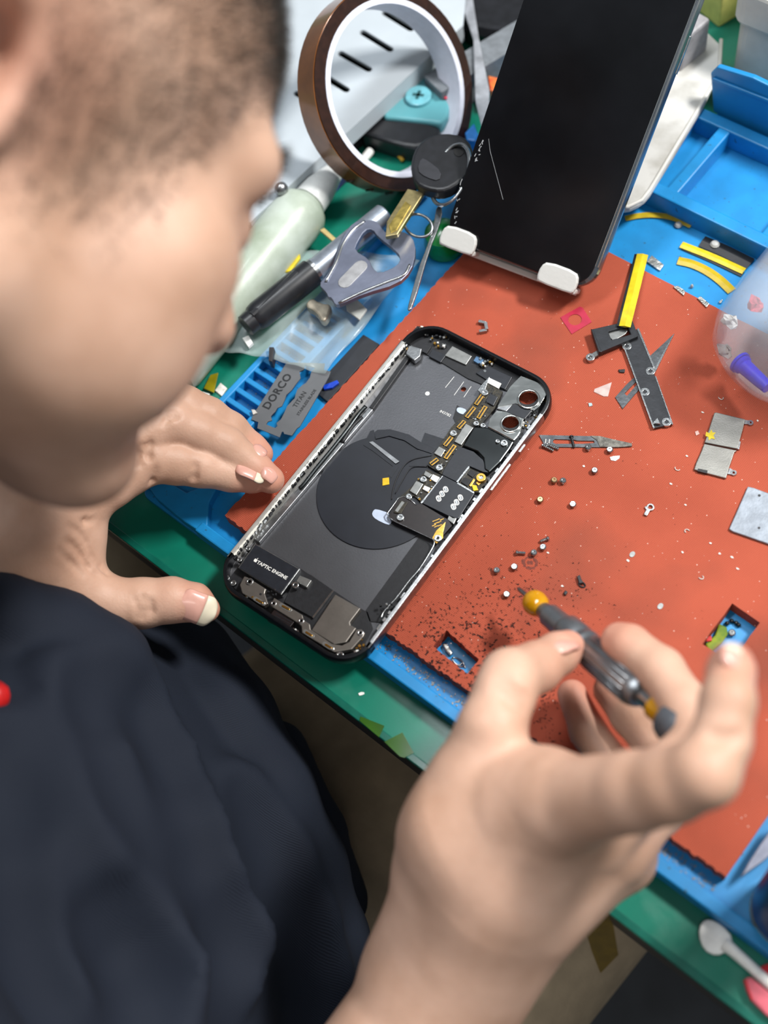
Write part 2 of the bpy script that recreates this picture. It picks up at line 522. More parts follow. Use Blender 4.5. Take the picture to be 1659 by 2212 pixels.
m_chrome = M('chrome', '#e4e6e2', 0.14, metal=1.0, var=0.06, scale=120, bump=0.7, bscale=55)
m_glosblk = M('gloss_black_metal', '#3a3d3e', 0.22, metal=0.9, var=0.1, scale=100)
m_pcb = M('circuit_board', '#11120f', 0.45, var=0.5, scale=900, bump=0.25, bscale=1400, hx2='#3a3426')
m_brown = M('dark_port', '#1c1414', 0.35, var=0.2, scale=500)
m_coil = M('coil_black', '#1c1f27', 0.42, var=0.10, scale=90, bump=0.04)

ph = thing('opened_phone', 'opened smartphone housing with bare circuit board and battery removed, lying on the red mat', 'phone', (0, 0, 10.05))
PW, PH_, PR = 77.8, 158.0, 15.0
def ring_path(n=10):
    out = []
    for sx, sy, t0 in ((1, 1, 0), (-1, 1, 90), (-1, -1, 180), (1, -1, 270)):
        for i in range(n + 1):
            t = math.radians(t0 + 90 * i / n)
            out.append((sx * (PW / 2 - PR) + PR * math.cos(t), sy * (PH_ / 2 - PR) + PR * math.sin(t), math.cos(t), math.sin(t)))
    return out
SECT = [(3.2, 10.1), (1.6, 10.4), (.5, 11.6), (0, 13.6), (0, 15.2), (.25, 17.0), (.7, 17.8), (1.2, 18.0), (2.1, 18.0), (2.3, 17.7), (2.3, 12.0), (3.2, 11.4)]
def rail(name, path, mat):
    v, f = [], []
    k = len(SECT)
    for x, y, nx, ny in path:
        for o, z in SECT:
            X, Y = PL(x - nx * o, y - ny * o)
            v.append((X, Y, z))
    for i in range(len(path) - 1):
        for j in range(k):
            f.append([i * k + j, i * k + (j + 1) % k, (i + 1) * k + (j + 1) % k, (i + 1) * k + j])
    f.append(list(range(k))); f.append([(len(path) - 1) * k + j for j in range(k)])
    return sharp(obj(name, v, f, mat, ph, smooth=True), 30)
rp_ = ring_path()
yt, yb = 62.5, -66.5
rail('top_frame', [(PW / 2, yt, 1, 0)] + rp_[:22] + [(-PW / 2, yt, -1, 0)], m_blk)
rail('side_rail', [(-PW / 2, yt - .1, -1, 0), (-PW / 2, 0, -1, 0), (-PW / 2, yb + .1, -1, 0)], m_rail)
rail('bottom_frame', [(-PW / 2, yb, -1, 0)] + rp_[22:] + [(PW / 2, yb, 1, 0)], m_blk)
rail('side_rail', [(PW / 2, yb + .1, 1, 0), (PW / 2, 0, 1, 0), (PW / 2, yt - .1, 1, 0)], m_steelg)
# buttons and antenna gap on the right rail
for y0, y1 in ((43, 46.5), (21, 35)):
    p, q = PL(PW / 2 + .1, y0), PL(PW / 2 + .1, y1)
    prism('side_button', stadium(p, q, .45), 13.2, 15.8, m_steel, ph)
def inpoly(off):
    return [PL(x - nx * off, y - ny * off) for x, y, nx, ny in rp_]
# back plate with lens openings
lens1 = cB.g(1345, 805, 11.8); lens2 = cB.g(1198, 1012, 11.8); pin = cB.g(795, 715, 11.8)
bp = prism('back_plate', inpoly(1.9), 11.0, 11.9, m_plate, ph,
           holes=(circ(lens1[0], lens1[1], 4.5, 28), circ(lens2[0], lens2[1], 4.1, 28), circ(pin[0], pin[1], 1.25, 14)))
def pp(name, crop, pts, z0, z1, mat, parent=None, sm=0, bev=0.0, holes=()):
    return prism(name, smooth_poly(crop.poly(pts, z1), sm) if sm else crop.poly(pts, z1), z0, z1, mat, parent or ph, bev=bev, holes=holes)
def ring(name, c, r1, r2, z0, z1, mat, parent=None, n=20):
    return prism(name, circ(c[0], c[1], r1, n), z0, z1, mat, parent or ph, holes=(circ(c[0], c[1], r2, n),), bev=min(.15, (r1 - r2) * .3))

# wireless coil
q = [cX.g(686, 1048, 12.4), cX.g(817, 1186, 12.4), cX.g(764, 956, 12.4)]
(x1, y1, _), (x2, y2, _), (x3, y3, _) = q
a_ = 2 * (x1 * (y2 - y3) + x2 * (y3 - y1) + x3 * (y1 - y2))
ux = ((x1**2 + y1**2) * (y2 - y3) + (x2**2 + y2**2) * (y3 - y1) + (x3**2 + y3**2) * (y1 - y2)) / a_
uy = ((x1**2 + y1**2) * (x3 - x2) + (x2**2 + y2**2) * (x1 - x3) + (x3**2 + y3**2) * (x2 - x1)) / a_
cr_ = math.hypot(x1 - ux, y1 - uy)
coil = prism('charging_coil', circ(ux, uy, cr_, 64), 11.9, 12.5, m_coil, ph, bev=.2)
pp('coil_pad', cX, [(826, 1033), (840, 1031), (841, 1046), (826, 1049)], 12.5, 12.9, m_goldp, coil, bev=.1)
pp('pull_tab', cX, [(806, 1103), (812, 1099), (840, 1108), (846, 1118), (845, 1131), (838, 1134), (812, 1122), (803, 1112)], 12.5, 12.7, m_pale, coil, sm=1)
pp('flex_square', cB, [(120, 1440), (175, 1390), (200, 1480), (140, 1560), (85, 1510)], 12.45, 12.6, m_film, coil)

# black films
pp('black_film', cB, [(330, 250), (400, 175), (620, 205), (1010, 395), (1330, 590), (1180, 730), (950, 670), (830, 620), (600, 480), (420, 385), (330, 330)], 11.9, 12.6, m_blkmat)
pp('black_film', cB, [(465, 1085), (700, 1160), (560, 1300), (490, 1370), (330, 1370), (410, 1235)], 12.4, 12.7, m_film)
pp('black_film', cB, [(740, 850), (830, 905), (730, 1010), (705, 960)], 11.9, 12.15, m_blkmat)
pp('pale_dot', cB, [(740, 872), (770, 868), (825, 890), (805, 930), (765, 922), (735, 900)], 12.1, 12.4, m_pale, sm=1)
pp('flex_cable', cB, [(35, 1080), (60, 1060), (170, 1055), (330, 1100), (440, 1170), (560, 1225), (520, 1262), (400, 1222), (290, 1150), (160, 1112), (45, 1138)], 12.5, 13.1, m_film, bev=.1)
pp('flex_cable', cB, [(0, 1070), (30, 1060), (40, 1150), (150, 1300), (240, 1380), (180, 1470), (150, 1440), (190, 1370), (20, 1240), (-60, 1190)], 12.45, 12.75, m_film)
pp('silver_ribbon', cB, [(-10, 1165), (20, 1158), (248, 1330), (215, 1348)], 12.75, 13.2, m_steelg)
tube('thin_wire', spline([cD.g(u, v, 12.9) for u, v in ((600, 95), (440, 130), (360, 190), (300, 300), (270, 400), (260, 470))]), .25, m_blkmat, ph, n=6)
tube('thin_wire', spline([cD.g(u, v, 12.9) for u, v in ((560, 190), (430, 200), (340, 330), (290, 420))]), .2, m_blkmat, ph, n=6)
# left inner channel, cables and clips
pp('battery_rail', cX, [(797, 880), (806, 884), (560, 1172), (548, 1164)], 12.0, 14.2, m_steelg, bev=.3)
pp('battery_rail', cX, [(885, 755), (893, 762), (806, 884), (797, 880)], 12.0, 14.0, m_blkmat, bev=.3)
tube('black_cable', spline([cA.g(u, v, 14.6) for u, v in ((1452, 905), (1380, 985), (1290, 1110), (1150, 1290), (1010, 1460), (900, 1600), (860, 1640))]), 1.0, m_glosblk, ph, n=8)
tube('black_cable', spline([cA.g(u, v, 14.2) for u, v in ((1420, 1000), (1330, 1090), (1240, 1230))]), .9, m_blkmat, ph, n=8)
rng = random.Random(11)
c0, c1 = np.array(PL(-PW / 2 + 2.75, 62)), np.array(PL(-PW / 2 + 2.75, -64))
prism('inner_lip', bar2(c0, c1, .45), 12.0, 16.6, m_rail, ph)
for i in range(58):
    t = i / 57 + rng.uniform(-.006, .006)
    p = c0 + (c1 - c0) * t + np.array([rng.uniform(.2, .7), 0])
    dark = rng.random() < .72
    box('clip', (p[0], p[1], 16.0), (rng.uniform(.5, 1.0), rng.uniform(.7, 2.0), rng.uniform(1.6, 2.2)), m_blkmat if dark else m_steel, ph, a=PA, bev=.12)
c0, c1 = np.array(PL(PW / 2 - 3.2, 58)), np.array(PL(PW / 2 - 3.2, -60))
for i in range(30):
    t = i / 29 + rng.uniform(-.01, .01)
    p = c0 + (c1 - c0) * t
    box('clip', (p[0], p[1], 15.0), (rng.uniform(.8, 1.5), rng.uniform(1.0, 3.4), rng.uniform(1.4, 3.2)), m_blkmat if rng.random() < .7 else m_steel, ph, a=PA, bev=.15)
pp('black_film', cX, [(905, 1160), (938, 1182), (832, 1345), (798, 1342), (790, 1318)], 11.9, 12.4, m_blkmat)
tube('edge_wire', spline([cD.g(u, v, 15.5) for u, v in ((605, 800), (625, 835), (600, 900), (500, 1060), (410, 1165), (300, 1310), (200, 1420), (170, 1480))]), .35, m_steel, ph, n=6)

# top area modules
pp('sensor_cover', cB, [(530, 370), (645, 425), (600, 485), (495, 430)], 12.6, 13.4, m_film, bev=.15)
pp('sensor_cover', cB, [(700, 345), (865, 430), (815, 505), (635, 425)], 12.6, 13.6, m_chip, bev=.15)
pp('sensor_cover', cB, [(1010, 520), (1210, 610), (1150, 715), (1050, 670), (900, 575)], 12.6, 13.4, m_film, bev=.15)
pp('speaker_mesh', cB, [(905, 430), (970, 460), (940, 505), (880, 470)], 12.6, 14.0, M('blue_flex', '#4e7296', .4), bev=.1)
pp('sensor_cover', cB, [(420, 310), (520, 350), (480, 410), (380, 360)], 12.6, 13.5, m_blkmat, bev=.1)
pp('rail_clip', cB, [(330, 335), (440, 365), (425, 430), (375, 470), (300, 410)], 13.0, 16.2, m_steelg, bev=.4)
pp('rail_clip', cB, [(155, 430), (265, 290), (300, 300), (185, 450)], 13.0, 17.4, m_steel, bev=.3)
def debris(name, crop, u, v, ru, rv, z, n, mats, seed, s=(.5, 1.3)):
    r = random.Random(seed)
    for i in range(n):
        uu, vv = u + r.uniform(-ru, ru), v + r.uniform(-rv, rv)
        p = crop.g(uu, vv, z)
        h = r.uniform(.5, 1.6)
        box(name, (p[0], p[1], z + h / 2 - .3), (r.uniform(*s), r.uniform(*s), h), r.choice(mats), ph, a=r.uniform(0, 3), bev=.1, seg=1)
mixm = [m_steel, m_gold, m_chip, m_white, m_blkmat]
for k, (u, v, ru, rv, n) in enumerate([(480, 225, 60, 35, 12), (560, 290, 50, 40, 10), (660, 265, 45, 30, 8), (600, 345, 45, 20, 7), (350, 400, 50, 50, 9),
                                       (980, 480, 60, 45, 12), (965, 535, 30, 30, 6), (1390, 625, 50, 25, 9), (1490, 770, 22, 60, 9), (1410, 920, 22, 60, 9), (1310, 1010, 22, 50, 8)]):
    debris('component', cB, u, v, ru, rv, 13.4, n, mixm, 100 + k)

# logic board upper strip
lb = pp('logic_board', cB, [(950, 725), (1000, 640), (1130, 735), (1060, 880), (940, 1020), (865, 1055), (790, 1195), (620, 1445), (485, 1360), (690, 1040), (850, 865)], 12.6, 14.0, m_pcb)
for a, b_ in (((900, 845), (960, 760)), ((820, 955), (890, 868)), ((920, 962), (985, 860)), ((750, 1045), (805, 985)), ((635, 1195), (695, 1120)), ((640, 1305), (722, 1192)), ((515, 1355), (575, 1310))):
    p, q_ = cB.g(*a, 14.6), cB.g(*b_, 14.6)
    c = prism('connector', bar2(p, q_, 1.15), 14.0, 14.6, m_blkmat, lb, bev=.1)
    prism('contact_row', bar2(p, q_, .95), 14.6, 14.7, m_gold, lb)
    prism('contact_gap', bar2(p + (q_ - p) * .06, q_ - (q_ - p) * .06, .35), 14.6, 14.85, m_blkmat, lb)
for pts, m in (([(815, 1005), (880, 1040), (775, 1190), (715, 1160)], m_chip), ([(585, 1200), (642, 1230), (602, 1292), (542, 1260)], m_chip), ([(1020, 745), (1088, 780), (1050, 855), (982, 818)], m_film)):
    pp('shield', cB, pts, 14.0, 14.9, m, lb, bev=.2)
pp('bar_code_label', cB, [(1012, 615), (1118, 665), (1095, 708), (990, 652)], 14.0, 14.6, m_white, lb)
pp('board_clip', cB, [(1000, 620), (1020, 605), (975, 730), (1000, 760), (960, 770), (915, 720), (945, 680)], 14.0, 15.0, m_steel, lb, bev=.15)
r_ = random.Random(5)
for i in range(46):
    t = r_.random(); u, v = 1040 + (560 - 1040) * t + r_.uniform(-60, 70), 760 + (1390 - 760) * t + r_.uniform(-25, 25)
    p = cB.g(u, v, 14.2)
    box('component', (p[0], p[1], 14.2), (r_.uniform(.4, .9), r_.uniform(.4, .9), .5), r_.choice([m_gold, m_chip, m_blkmat, m_steel]), lb, a=.9)
def standoff(crop, u, v, rpx, z=15.4, zb=12.5, parent=None):
    c = crop.g(u, v, z); r = rpx * crop.k / 4.75
    s = ring('standoff', c, r, r * .42, zb, z, m_steel, parent)
    prism('standoff_core', circ(c[0], c[1], r * .42, 10), zb, z - .5, m_steelg, parent or ph)
for u, v, r in ((975, 740, 30), (902, 1003, 24), (707, 1087, 29), (587, 1380, 29), (452, 1480, 27), (330, 1630, 24), (960, 1020, 22)):
    standoff(cB, u, v, r)
# mid board
mb = pp('lower_board', cD, [(560, 215), (690, 262), (520, 500), (455, 440), (330, 450), (430, 360)], 12.6, 13.6, m_pcb)
for pts, m in (([(548, 222), (608, 255), (580, 285), (532, 258)], m_chip), ([(612, 252), (672, 280), (642, 325), (588, 292)], m_white), ([(540, 348), (592, 370), (570, 405), (524, 380)], m_white), ([(470, 308), (532, 335), (472, 432), (413, 396)], m_chip)):
    pp('shield', cD, pts, 13.6, 14.6, m, mb, bev=.2)
r_ = random.Random(8)
for i in range(16):
    p = cD.g(r_.uniform(460, 620), r_.uniform(290, 470), 13.7)
    box('component', (p[0], p[1], 13.8), (.7, .6, .6), r_.choice([m_gold, m_chip, m_steel]), mb, a=.5)
# sim cover
sc_ = pp('sim_reader_cover', cD, [(692, 262), (832, 332), (968, 416), (832, 632), (782, 632), (740, 606), (512, 496)], 13.0, 15.0, m_film, bev=.15)
pp('cover_edge', cD, [(690, 270), (700, 268), (520, 503), (508, 497)], 13.0, 15.1, m_steel, sc_)
pp('cover_edge', cD, [(825, 322), (968, 408), (962, 418), (820, 334)], 13.0, 15.1, m_steel, sc_)
for u, v in ((722, 384), (691, 422), (662, 462), (848, 454), (815, 494), (788, 532)):
    p = cD.g(u, v, 15.05); d = np.array([math.cos(-.62 + PA), math.sin(-.62 + PA)])
    a, b_ = p[:2] - d * .5, p[:2] + d * .5
    prism('slot_rim', stadium(a, b_, 1.05), 15.0, 15.15, m_white, sc_, holes=(stadium(a, b_, .62),))
    prism('slot_contact', stadium(a - d * .2, b_, .4), 14.9, 15.08, m_steel, sc_)
pp('metal_cover', cD, [(700, 225), (832, 15), (960, 60), (1040, 130), (1085, 240), (1040, 235), (925, 185), (880, 255), (828, 325), (692, 258)], 13.0, 14.9, m_film, bev=.15)
ob = pp('open_board', cD, [(925, 190), (1045, 240), (1085, 300), (1000, 410), (965, 405), (818, 326)], 12.8, 13.8, m_pcb)
pp('shield_wall', cD, [(915, 186), (928, 192), (826, 322), (812, 318)], 13.0, 15.2, m_steel, ob)
for pts, m in (([(880, 280), (940, 305), (905, 355), (850, 320)], m_blkmat), ([(930, 215), (985, 240), (950, 280), (905, 250)], m_blkmat), ([(920, 350), (960, 290), (975, 300), (935, 360)], m_gold), ([(940, 340), (985, 350), (1000, 390), (960, 395)], m_goldp), ([(990, 310), (1020, 330), (1000, 350), (980, 330)], m_gold)):
    pp('component', cD, pts, 13.8, 14.4, m, ob, bev=.1)
c = cD.g(1022, 280, 15.6)
ring('screw_head', c, 2.1, .9, 13.8, 15.6, m_gold, ob); prism('screw_socket', circ(c[0], c[1], .9, 8), 13.8, 15.2, m_steel, ob)
# lower tongue of the board
tb = pp('board_tongue', cD, [(238, 600), (318, 462), (365, 446), (470, 516), (512, 502), (742, 640), (775, 690), (640, 842), (602, 800), (250, 642)], 12.8, 14.8, m_brown, bev=.1)
tube('board_rim', [cD.g(u, v, 14.9) for u, v in ((470, 516), (430, 480), (365, 443), (318, 458), (290, 500), (222, 590), (232, 618), (290, 660), (420, 720), (540, 775), (606, 808), (625, 830))], .28, m_steel, tb, n=6)
pp('connector', cD, [(335, 478), (400, 490), (340, 590), (275, 580)], 14.8, 15.4, m_pcb, tb, bev=.1)
p, q_ = cD.g(300, 572, 15.5), cD.g(360, 490, 15.5)
prism('contact_row', bar2(p, q_, .7), 15.3, 15.6, m_chip, tb)
standoff(cD, 333, 620, 30, 15.8, 14.0, tb)
standoff(cD, 405, 440, 24, 15.2, 12.8, mb)
standoff(cD, 530, 295, 28, 15.2, 13, mb)
pp('gold_foot', cD, [(640, 735), (720, 660), (700, 750), (700, 800), (645, 845), (602, 805)], 14.8, 15.1, m_gold, tb, bev=.1)
c = cD.g(655, 798, 15.7); ring('screw_head', c, 1.6, .6, 15.0, 15.7, m_steel, tb); prism('screw_socket', circ(c[0], c[1], .6, 8), 15, 15.4, m_blkmat, tb)
for k, (u, v) in enumerate(((625, 652), (640, 672), (655, 640), (668, 662), (640, 700), (622, 690), (672, 690), (690, 640))):
    p = cD.g(u, v, 14.9); box('gold_print', (p[0], p[1], 14.87), (.35, 1.7, .12), m_gold, tb, a=-.5)
pp('board_notch', cD, [(750, 600), (815, 628), (790, 680), (735, 640)], 13, 15.0, m_chip, bev=.2)

# camera bracket
ck = pp('camera_bracket', cB, [(1285, 600), (1400, 645), (1512, 695), (1500, 760), (1440, 860), (1395, 895), (1240, 835), (1165, 850), (1085, 860), (1165, 735), (1195, 690)], 15.2, 16.4, m_chrome,
        holes=(circ(*cB.g(1350, 800, 16.4)[:2], 4.3, 28),), bev=.3)
tube('lens_ring', [(cB.g(1350, 800, 16.4)[0] + 4.6 * math.cos(t), cB.g(1350, 800, 16.4)[1] + 4.6 * math.sin(t), 16.4) for t in np.linspace(0, 2 * math.pi, 32)[:-1]], .6, m_chrome, ck, closed=True)
ck2 = pp('camera_bracket', cB, [(1080, 890), (1165, 905), (1310, 962), (1280, 1080), (1262, 1110), (1225, 1152), (1000, 1035), (1015, 965)], 15.2, 16.4, m_chrome,
         holes=(circ(*cB.g(1196, 1010, 16.4)[:2], 3.8, 28),), bev=.3)
c = cB.g(1196, 1010, 16.4)
tube('lens_ring', [(c[0] + 4.1 * math.cos(t), c[1] + 4.1 * math.sin(t), 16.4) for t in np.linspace(0, 2 * math.pi, 32)[:-1]], .6, m_chrome, ck2, closed=True)
ring('lens_barrel', lens1, 6.4, 4.4, 11.9, 15.2, m_blkmat, ck, 28); ring('lens_barrel', lens2, 5.8, 4.0, 11.9, 15.2, m_blkmat, ck2, 28)
pp('camera_spacer', cB, [(1225, 825), (1388, 885), (1318, 968), (1155, 905)], 13, 16.0, m_film, bev=.2)
pp('camera_spacer', cB, [(1120, 800), (1235, 835), (1160, 905), (1075, 880)], 13, 16.0, m_steelg, bev=.4)
pp('metal_cover', cB, [(885, 1035), (1000, 1040), (1225, 1160), (1190, 1220), (1110, 1330), (1015, 1422), (975, 1395), (965, 1300), (915, 1245), (790, 1195)], 13, 15.4, m_glosblk, sm=0, bev=.5)
for u, v, r in ((1140, 1170, 30), (1085, 1155, 18)):
    standoff(cB, u, v, r, 16.4, 15)

# bottom modules
pp('black_film', cC, [(300, 720), (430, 525), (820, 740), (1340, 1085), (1400, 1115), (1445, 1255), (1330, 1470), (1110, 1490), (560, 1200), (200, 850)], 11.9, 12.4, m_blkmat)
te = pp('haptic_motor', cC, [(440, 528), (824, 745), (662, 968), (288, 736)], 12.4, 16.0, m_steel, bev=.3)
pp('motor_label', cC, [(442, 540), (808, 748), (655, 953), (304, 736)], 16.0, 16.25, m_film, te)
tp, tq = cC.g(455, 685, 16.3), cC.g(690, 815, 16.3)
cen = cC.g(583, 757, 16.3)
lettering('motor_print', 'TAPTIC ENGINE', cen, tq - tp, 2.2, m_white, te, bold=.04, thick=.03, squash=1.0)
ap = cC.g(443, 674, 16.3); ex = (tq - tp) / np.linalg.norm(tq - tp); ey = np.cross([0, 0, 1], ex)
app = [(0, .75), (.35, .95), (.75, .85), (.98, .5), (.75, .1), (1.0, -.35), (.7, -.85), (.35, -1.0), (0, -.85), (-.35, -1.0), (-.7, -.8), (-1.0, -.2), (-.95, .45), (-.7, .85), (-.35, .95)]
prism('motor_emblem', [tuple((ap + ex * x * .8 + ey * y * .8)[:2]) for x, y in app], 16.25, 16.31, m_white, te)
prism('motor_emblem', [tuple((ap + ex * x * .8 + ey * y * .8)[:2]) for x, y in ((.0, 1.15), (.25, 1.7), (.6, 1.85), (.5, 1.35), (.2, 1.15))], 16.25, 16.31, m_white, te)
pp('motor_connector', cC, [(820, 800), (922, 842), (880, 905), (788, 852)], 13, 15.4, m_chip, bev=.3)
pp('antenna_module', cC, [(826, 752), (920, 800), (1108, 930), (932, 1162), (688, 1030), (742, 905), (800, 800)], 12.4, 13.6, m_blkmat, bev=.15)
pp('module_edge', cC, [(1100, 925), (1110, 931), (934, 1164), (925, 1158)], 13.0, 13.8, m_steel)
pp('loudspeaker', cC, [(1122, 962), (1338, 1083), (1248, 1200), (1252, 1225), (1302, 1250), (1215, 1372), (1110, 1388), (918, 1270)], 12.4, 15.6, m_module, bev=.35)
bk = pp('dock_bracket', cC, [(345, 808), (370, 815), (530, 915), (520, 955), (548, 1040), (512, 1062), (330, 955), (308, 880)], 13, 16.2, m_module, bev=.3)
bk2 = pp('dock_bracket', cC, [(600, 992), (842, 1138), (852, 1180), (905, 1215), (912, 1262), (1095, 1385), (1180, 1398), (1240, 1368), (1305, 1262), (1345, 1258), (1375, 1290), (1360, 1325), (1262, 1432), (1110, 1455), (838, 1292), (835, 1235), (800, 1205), (568, 1062)], 13, 16.2, m_module, bev=.3)
for a, b_, par in (((660, 1055), (735, 1095), bk2), ((865, 1280), (925, 1318), bk2), ((1030, 1385), (1095, 1425), bk2), ((440, 1000), (505, 1040), bk)):
    p, q_ = cC.g(*a, 16.3), cC.g(*b_, 16.3)
    prism('spring_slot', stadium(p, q_, .95), 16.1, 16.3, m_chip, par, bev=.08); prism('spring_contact', stadium(p * .8 + q_ * .2, q_ * .9 + p * .1, .45), 16.3, 16.6, m_gold, par, bev=.1)
pp('charging_port', cC, [(622, 1065), (792, 1172), (722, 1262), (558, 1152)], 12.4, 15.4, m_brown, bev=.2)
for k in range(4):
    t = .15 + .22 * k
    p, q_ = cC.g(600 + 40 * t, 1160 - 90 * t, 15.45), cC.g(740 + 40 * t, 1235 - 90 * t, 15.45)
    prism('port_rib', bar2(p, q_, .12), 15.4, 15.52, m_film, ph)
for u, v, r in ((250, 865, 25), (390, 853, 30), (375, 572, 20), (303, 668, 20), (595, 1040, 24), (830, 1188, 24), (1335, 1290, 24), (1160, 1480, 30), (780, 882, 28), (195, 822, 24), (505, 1035, 18), (1095, 1425, 16)):
    c = cC.g(u, v, 16.6); r1 = r * cC.k / 4.75
    ring('screw_head', c, r1, r1 * .45, 14.8, 16.6, m_steel)
    prism('screw_socket', circ(c[0], c[1], r1 * .46, 8), 14.8, 16.2, m_steelg if r < 26 else m_blkmat, ph)
debris('component', cC, 590, 950, 60, 25, 15.0, 6, [m_steel, m_blkmat], 31)
debris('component', cC, 430, 1000, 70, 45, 15.2, 8, [m_steel, m_gold, m_blkmat], 32)
debris('component', cC, 780, 1270, 30, 12, 15.0, 4, [m_white, m_steel], 33)
debris('component', cC, 1330, 1400, 45, 60, 14.8, 10, [m_steel, m_gold, m_white], 34)
debris('component', cC, 1550, 1120, 60, 70, 15.2, 8, [m_steel, m_blkmat], 35)
# print on the back plate
for a, b_ in (((640, 700), (715, 607)), ((715, 765), (797, 650)), ((798, 782), (860, 690))):
    p, q_ = cB.g(*a, 11.95), cB.g(*b_, 11.95)
    prism('plate_mark', bar2(p, q_, .1), 11.9, 11.96, m_white, ph)
c = cB.g(487, 750, 12); prism('plate_dot', circ(c[0], c[1], 1.05, 14), 11.9, 11.98, m_white, ph)
p, q_ = cB.g(590, 898, 12), cB.g(690, 945, 12)
lettering('plate_print', '843782', (p + q_) / 2, q_ - p, 1.9, m_white, ph, thick=.03)

# ================================================================== loose parts on the red mat
ZM = 10.0
m_bracket = M('black_painted_steel', '#2b2d31', 0.42, metal=0.4, var=0.15, scale=300, bump=0.08)
m_blade = M('scalpel_steel', '#5a5d60', 0.38, metal=0.85, var=0.2, scale=200, bump=0.15)
m_rust = M('flux_crust', '#6e6c66', 0.7, metal=0.3, var=0.35, scale=500, bump=0.8, bscale=900)
m_brushed = M('brushed_shield', '#85847f', 0.42, metal=0.85, var=0.10, scale=90, bump=0.1, bscale=1500)
m_alu = M('scuffed_aluminium', '#8b929b', 0.6, metal=0.6, var=0.12, scale=220, bump=0.25, bscale=700)
m_redgel = M('red_gasket', '#a51c3a', 0.4, var=0.1, scale=200)
m_yellow = M('yellow_film', '#c9b21a', 0.35, var=0.12, scale=250)
m_kap = M('amber_tape', '#8d8212', 0.25, var=0.15, scale=150, alpha=0.86)
m_foil = M('crumpled_foil', '#a9aaa6', 0.3, metal=0.8, var=0.3, scale=500, bump=0.8, bscale=600)
m_flake = M('pale_flake', '#cfcac2', 0.45, metal=0.2, var=0.2, scale=500)
m_clear = M('clear_plastic', '#e8eef0', 0.08, alpha=0.28, var=0.02, spec=0.8)

def px_poly(pts, z):
    return [tuple(G(x, y, z)[:2]) for x, y in pts]
def at_px(x, y, z=ZM):
    return G(x, y, z)
def eyelet(parent, x, y, r, z0, z1, mat=None):
    c = at_px(x, y, z1)
    return prism('eyelet', circ(c[0], c[1], r, 18), z0, z1, mat or m_steel, parent, holes=(circ(c[0], c[1], r * .42, 18),), bev=.12)

# scalpel blade under the bracket
b0 = at_px(1395, 810)
t = thing('scalpel_blade', 'dark scalpel blade tucked under the black metal bracket', 'blade', (b0[0], b0[1], ZM))
pl = px_poly([(1457, 720), (1413, 809), (1379, 843), (1345, 883), (1329, 858), (1352, 832), (1370, 815), (1405, 768)], ZM + .5)
hl = px_poly([(1349, 850), (1354, 855), (1380, 826), (1376, 822)], ZM + .5)
prism('blade_body', pl, ZM + .05, ZM + .5, m_blade, t, holes=(hl,))
prism('cutting_edge', px_poly([(1457, 720), (1413, 809), (1408, 806), (1452, 726)], ZM + .55), ZM + .3, ZM + .58, m_steel, t)

# bracket with eyelets
t = thing('metal_bracket', 'long black metal bracket with four silver screw eyelets on the red mat', 'bracket', (*at_px(1395, 815)[:2], ZM + .5))
prism('bracket_plate', px_poly([(1344, 742), (1376, 710), (1411, 793), (1415, 813), (1452, 916), (1412, 925), (1378, 836)], ZM + 1.7), ZM + .7, ZM + 1.7, m_bracket, t, bev=.15)
prism('edge_strip', px_poly([(1376, 710), (1380, 709), (1414, 792), (1411, 794)], ZM + 2), ZM + .7, ZM + 2, m_steel, t)
prism('edge_strip', px_poly([(1344, 742), (1347, 742), (1414, 924), (1411, 925)], ZM + 1.85), ZM + .7, ZM + 1.85, m_steel, t)
prism('edge_strip', px_poly([(1415, 813), (1417, 812), (1454, 916), (1452, 917)], ZM + 1.85), ZM + .7, ZM + 1.85, m_steel, t)
for x, y in ((1354, 747), (1405, 801), (1393, 846), (1440, 911)):
    eyelet(t, x, y, 2.1, ZM + .6, ZM + 2.0)
prism('bent_tip', px_poly([(1410, 914), (1420, 903), (1426, 915)], ZM + 3.2), ZM + 1.6, ZM + 3.2, m_steel, t)
t = thing('sim_tray_frame', 'small dark sim tray frame with a grey lever at the bracket end', 'sim tray', (*at_px(1328, 730)[:2], ZM))
prism('tray_body', px_poly([(1278, 711), (1366, 691), (1379, 726), (1296, 761)], ZM + 4), ZM + 1.7, ZM + 4, m_bracket, t, bev=.3,
      holes=(px_poly([(1314, 716), (1355, 704), (1363, 722), (1321, 734)], ZM + 4),))
prism('lever_plate', px_poly([(1312, 722), (1330, 710), (1358, 712), (1350, 722), (1325, 736)], ZM + 2.6), ZM + 1.7, ZM + 2.6, m_chip, t, bev=.15)
prism('tray_rail', px_poly([(1276, 709), (1282, 713), (1300, 760), (1293, 760)], ZM + 5), ZM + 1.7, ZM + 5, m_bracket, t, bev=.3)
prism('lever_arm', px_poly([(1270, 768), (1297, 752), (1318, 745), (1316, 755), (1295, 765), (1277, 777)], ZM + 1.4), ZM + .1, ZM + 1.4, m_chip, t, bev=.2)
eyelet(t, 1275, 771, 2.0, ZM + .1, ZM + 2.2)

